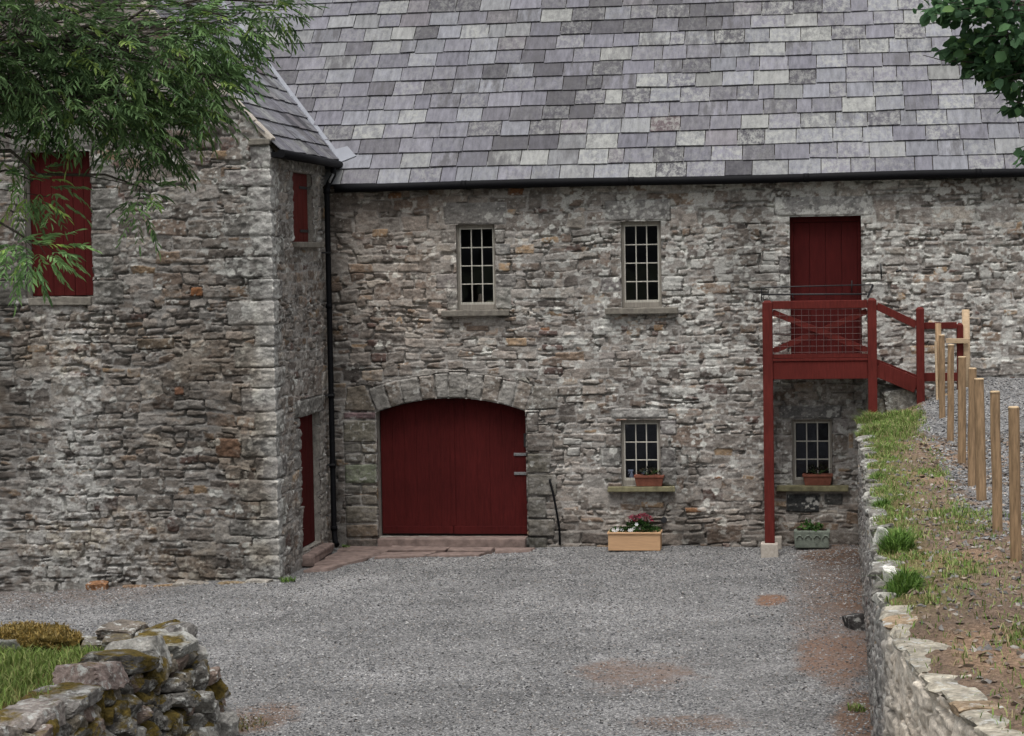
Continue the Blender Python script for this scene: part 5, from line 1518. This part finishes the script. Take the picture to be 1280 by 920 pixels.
link('moss', grass('moss', mp, R8.uniform(.012, .04, len(sel)), R8, [(.20, .135, .035), (.28, .19, .05), (.14, .10, .03), (.32, .24, .09)], 1.0, .005), M['grass'], mb_, world=False)
one_rock('flat_stone', 'flat brown stone lying loose on the grass just behind the wall', 'stone', (-6.42, -13.35, .97), (.15, .11, .05), .1, (.15, .13, .10), -.02, 122)
one_rock('grey_stone', 'grey angular stone half hidden by the mossy boulder at the left edge', 'stone', (-7.42, -13.55, .93), (.16, .14, .10), .3, (.16, .16, .14), -.2, 123)
# weeds at the foot of walls
def weed(label, c, r, h, n, seed, pal=GP, name='weed'):
    rg = np.random.default_rng(seed); a = rg.uniform(0, 2 * np.pi, n); rr_ = r * np.sqrt(rg.random(n))
    P = np.stack([c[0] + rr_ * np.cos(a), c[1] + rr_ * np.sin(a), np.full(n, c[2])], 1)
    me = grass(name, P, h * rg.uniform(.4, 1.1, n), rg, pal, .7, .006)
    tag(link(name, me, M['grass']), label, 'weed', 'weeds at the foot of the walls')
weed('sparse brownish weed where the dry stone wall meets the gravel', (-5.62, -12.25, -.03), .28, .10, 260, 131, [(.14, .10, .05), (.10, .11, .035), (.17, .12, .07)])
weed('little green weed at the near foot of the retaining wall', (.20, -11.2, -.01), .10, .09, 90, 132)
weed('thin weed rooted at the foot of the gate jamb by the drainpipe', (-7.30, -.30, .02), .07, .10, 60, 133, GD)
weed('dark low weed at the corner foot of the wing', (-7.42, -3.35, .0), .10, .08, 80, 134, GD)

# ------------------------------------------------------------------ trees reaching into the picture
def limb(mb, p, q, r0, r1, rng, sag=.1, n=7, jit=.04):
    p, q = Vector(p), Vector(q); L = (q - p).length
    pts = []
    for i in range(n + 1):
        f = i / n
        v = p.lerp(q, f) + Vector((rng.normal(0, jit), rng.normal(0, jit), rng.normal(0, jit))) * L * .25 * (0 < i < n)
        v.z += sag * L * math.sin(f * math.pi)
        pts.append(v)
    mb.tube(pts, [r0 + (r1 - r0) * i / n for i in range(n + 1)], 7)
    return pts
# left: ash-like tree, drooping pinnate leaves
lt = thing('ash_tree', 'leafy tree with drooping feathery leaves hanging in front of the wing at upper left', 'tree', (-8.6, -17.6, .85))
R9 = np.random.default_rng(97)
tk = MB()
T0 = (-8.6, -17.6, .6)
tp_ = limb(tk, T0, (-7.9, -17.1, 4.9), .24, .16, R9, 0, 8, .03)
tk.build('trunk', M['bark'], lt)
brn = MB()
# foliage masses: centre, radii, number of compound leaves, leaf brightness
BL = [((-5.90, -16.8, 6.05), (.62, .75, .42), 250, .8), ((-5.15, -16.4, 5.92), (.58, .7, .40), 250, .85), ((-4.72, -16.3, 6.02), (.36, .5, .30), 105, 1.0), ((-5.40, -16.6, 5.58), (.50, .6, .20), 125, .85),
      ((-5.02, -16.5, 5.34), (.22, .3, .18), 46, .75), ((-5.06, -16.5, 4.92), (.07, .08, .13), 12, 1.25), ((-4.42, -16.3, 6.17), (.22, .3, .17), 46, 1.0), ((-4.12, -16.3, 6.27), (.16, .2, .10), 24, .7),
      ((-5.80, -16.7, 5.74), (.38, .5, .22), 85, .85), ((-5.95, -16.6, 5.35), (.14, .2, .14), 12, .9), ((-5.86, -16.6, 4.98), (.18, .2, .12), 22, 1.5), ((-5.83, -16.7, 4.52), (.22, .2, .10), 34, 2.1),
      ((-4.78, -16.4, 5.55), (.26, .3, .17), 52, .8), ((-4.52, -16.4, 5.74), (.17, .25, .15), 30, 1.35), ((-6.6, -17.0, 5.9), (.6, .7, .6), 190, .85), ((-6.9, -17.2, 5.0), (.45, .6, .5), 90, .9), ((-7.6, -17.3, 6.6), (.9, .9, .8), 260, .9), ((-6.0, -17.0, 6.9), (1.0, .9, .5), 260, .9)]
hub = Vector((-7.9, -17.1, 4.9))
P_, D_, N__, L_, W_, C_ = [], [], [], [], [], []
for (c, rad, n, br_) in BL:
    c = Vector(c)
    pts = limb(brn, hub + Vector((0, 0, R9.uniform(-.6, .3))), c + Vector((0, 0, .05)), .055 if n > 100 else .028, .006, R9, .10, 9, .10)
    for _ in range(int(n * 1.5)):
        u = rdir(R9, 1)[0] * R9.random() ** .40
        base = np.array(c) + u * np.array(rad)
        dr_ = u * .9 + np.array((.35, 0, -.15)) + R9.normal(0, .45, 3); dr_ /= np.linalg.norm(dr_)
        if R9.random() < .12:
            q_ = pts[R9.integers(4, len(pts))]
            brn.tube([q_, (Vector(base) + q_) / 2 + Vector((0, 0, .03)), base], [.006, .004, .003], 4, False)
        Lr = R9.uniform(.16, .27); nl = 9
        hue = R9.choice(4, p=[.40, .30, .20, .10])
        cc = np.array([(.105, .178, .070), (.140, .232, .085), (.068, .122, .050), (.21, .30, .080)][hue]) * br_ * R9.uniform(.75, 1.25)
        side = np.cross(dr_, (0, 0, 1)); side /= np.linalg.norm(side) + 1e-6
        for j in range(nl):
            f = (.25 + .75 * ((j + 1) // 2) / ((nl + 1) // 2)) if j else 1.0
            pos = base + dr_ * Lr * f + np.array((0, 0, -1)) * Lr * f * f * .30
            sg = 0 if j == 0 else (1 if j % 2 else -1)
            d = dr_ * .75 + side * sg * .75 + np.array((0, 0, -.40)) + R9.normal(0, .14, 3)
            P_.append(pos); D_.append(d); N__.append(R9.normal(0, .5, 3) + np.array((0, 0, 1)))
            L_.append(R9.uniform(.055, .105)); W_.append(R9.uniform(.0055, .0105)); C_.append(cc * R9.uniform(.8, 1.25))
brn.build('branch', M['bark'], lt)
link('crown', leaves('crown', np.array(P_), np.array(D_), np.array(N__), np.array(L_), np.array(W_), np.array(C_)), M['leaf'], lt)

# right: alder-like tree, round leaves
rt3 = thing('alder_tree', 'tree with dark rounded leaves reaching in at the upper right corner over the slates', 'tree', (3.1, -19.3, 2.0))
tk = MB(); limb(tk, (3.1, -19.3, 1.8), (2.7, -19.5, 5.6), .14, .09, R9, 0, 8, .03); tk.build('trunk', M['bark'], rt3)
brn = MB(); hub = Vector((2.72, -19.5, 5.4))
P_, D_, N__, L_, W_, C_ = [], [], [], [], [], []
BR = [((.80, -19.67, 5.755), (.24, .3, .085), 190), ((.62, -19.7, 5.73), (.14, .15, .06), 50), ((.98, -19.65, 5.60), (.24, .3, .17), 250), ((.74, -19.6, 5.53), (.14, .16, .06), 95), ((.90, -19.62, 5.43), (.15, .2, .09), 150), ((1.02, -19.65, 5.36), (.16, .25, .13), 150),
      ((1.03, -19.66, 5.21), (.08, .15, .06), 36), ((1.07, -19.67, 4.93), (.05, .1, .06), 14), ((1.35, -19.6, 5.5), (.32, .4, .35), 420), ((1.8, -19.6, 5.6), (.4, .5, .5), 420), ((1.5, -19.7, 6.1), (.6, .5, .35), 460), ((2.5, -19.5, 6.2), (.7, .7, .6), 600), ((1.3, -19.65, 5.0), (.12, .2, .2), 60)]
for (c, rad, n) in BR:
    c = Vector(c)
    pts = limb(brn, hub, c, .03 if n > 150 else .014, .004, R9, .06, 8, .08)
    for _ in range(n):
        u = rdir(R9, 1)[0] * R9.random() ** .42
        base = np.array(c) + u * np.array(rad)
        if R9.random() < .10:
            q_ = pts[R9.integers(4, len(pts))]; brn.tube([q_, (Vector(base) + q_) / 2 + Vector((0, 0, .02)), base], [.004, .003, .002], 4, False)
        P_.append(base); D_.append(u * .7 + np.array((-.35, 0, -.25)) + R9.normal(0, .5, 3)); N__.append(R9.normal(0, .55, 3) + np.array((0, -.3, .8)))
        l = R9.uniform(.045, .078); L_.append(l); W_.append(l * R9.uniform(.36, .46))
        C_.append(np.array([(.055, .115, .052), (.080, .160, .066), (.036, .078, .038), (.12, .21, .07)][R9.choice(4, p=[.45, .28, .2, .07])]) * R9.uniform(.75, 1.25))
brn.tube([(1.3, -19.6, 5.45), (.85, -19.65, 5.44), (.62, -19.68, 5.46), (.515, -19.7, 5.49)], [.006, .004, .003, .002], 5)
brn.build('branch', M['bark'], rt3)
link('crown', leaves('crown', np.array(P_), np.array(D_), np.array(N__), np.array(L_), np.array(W_), np.array(C_), .15), M['leaf'], rt3)
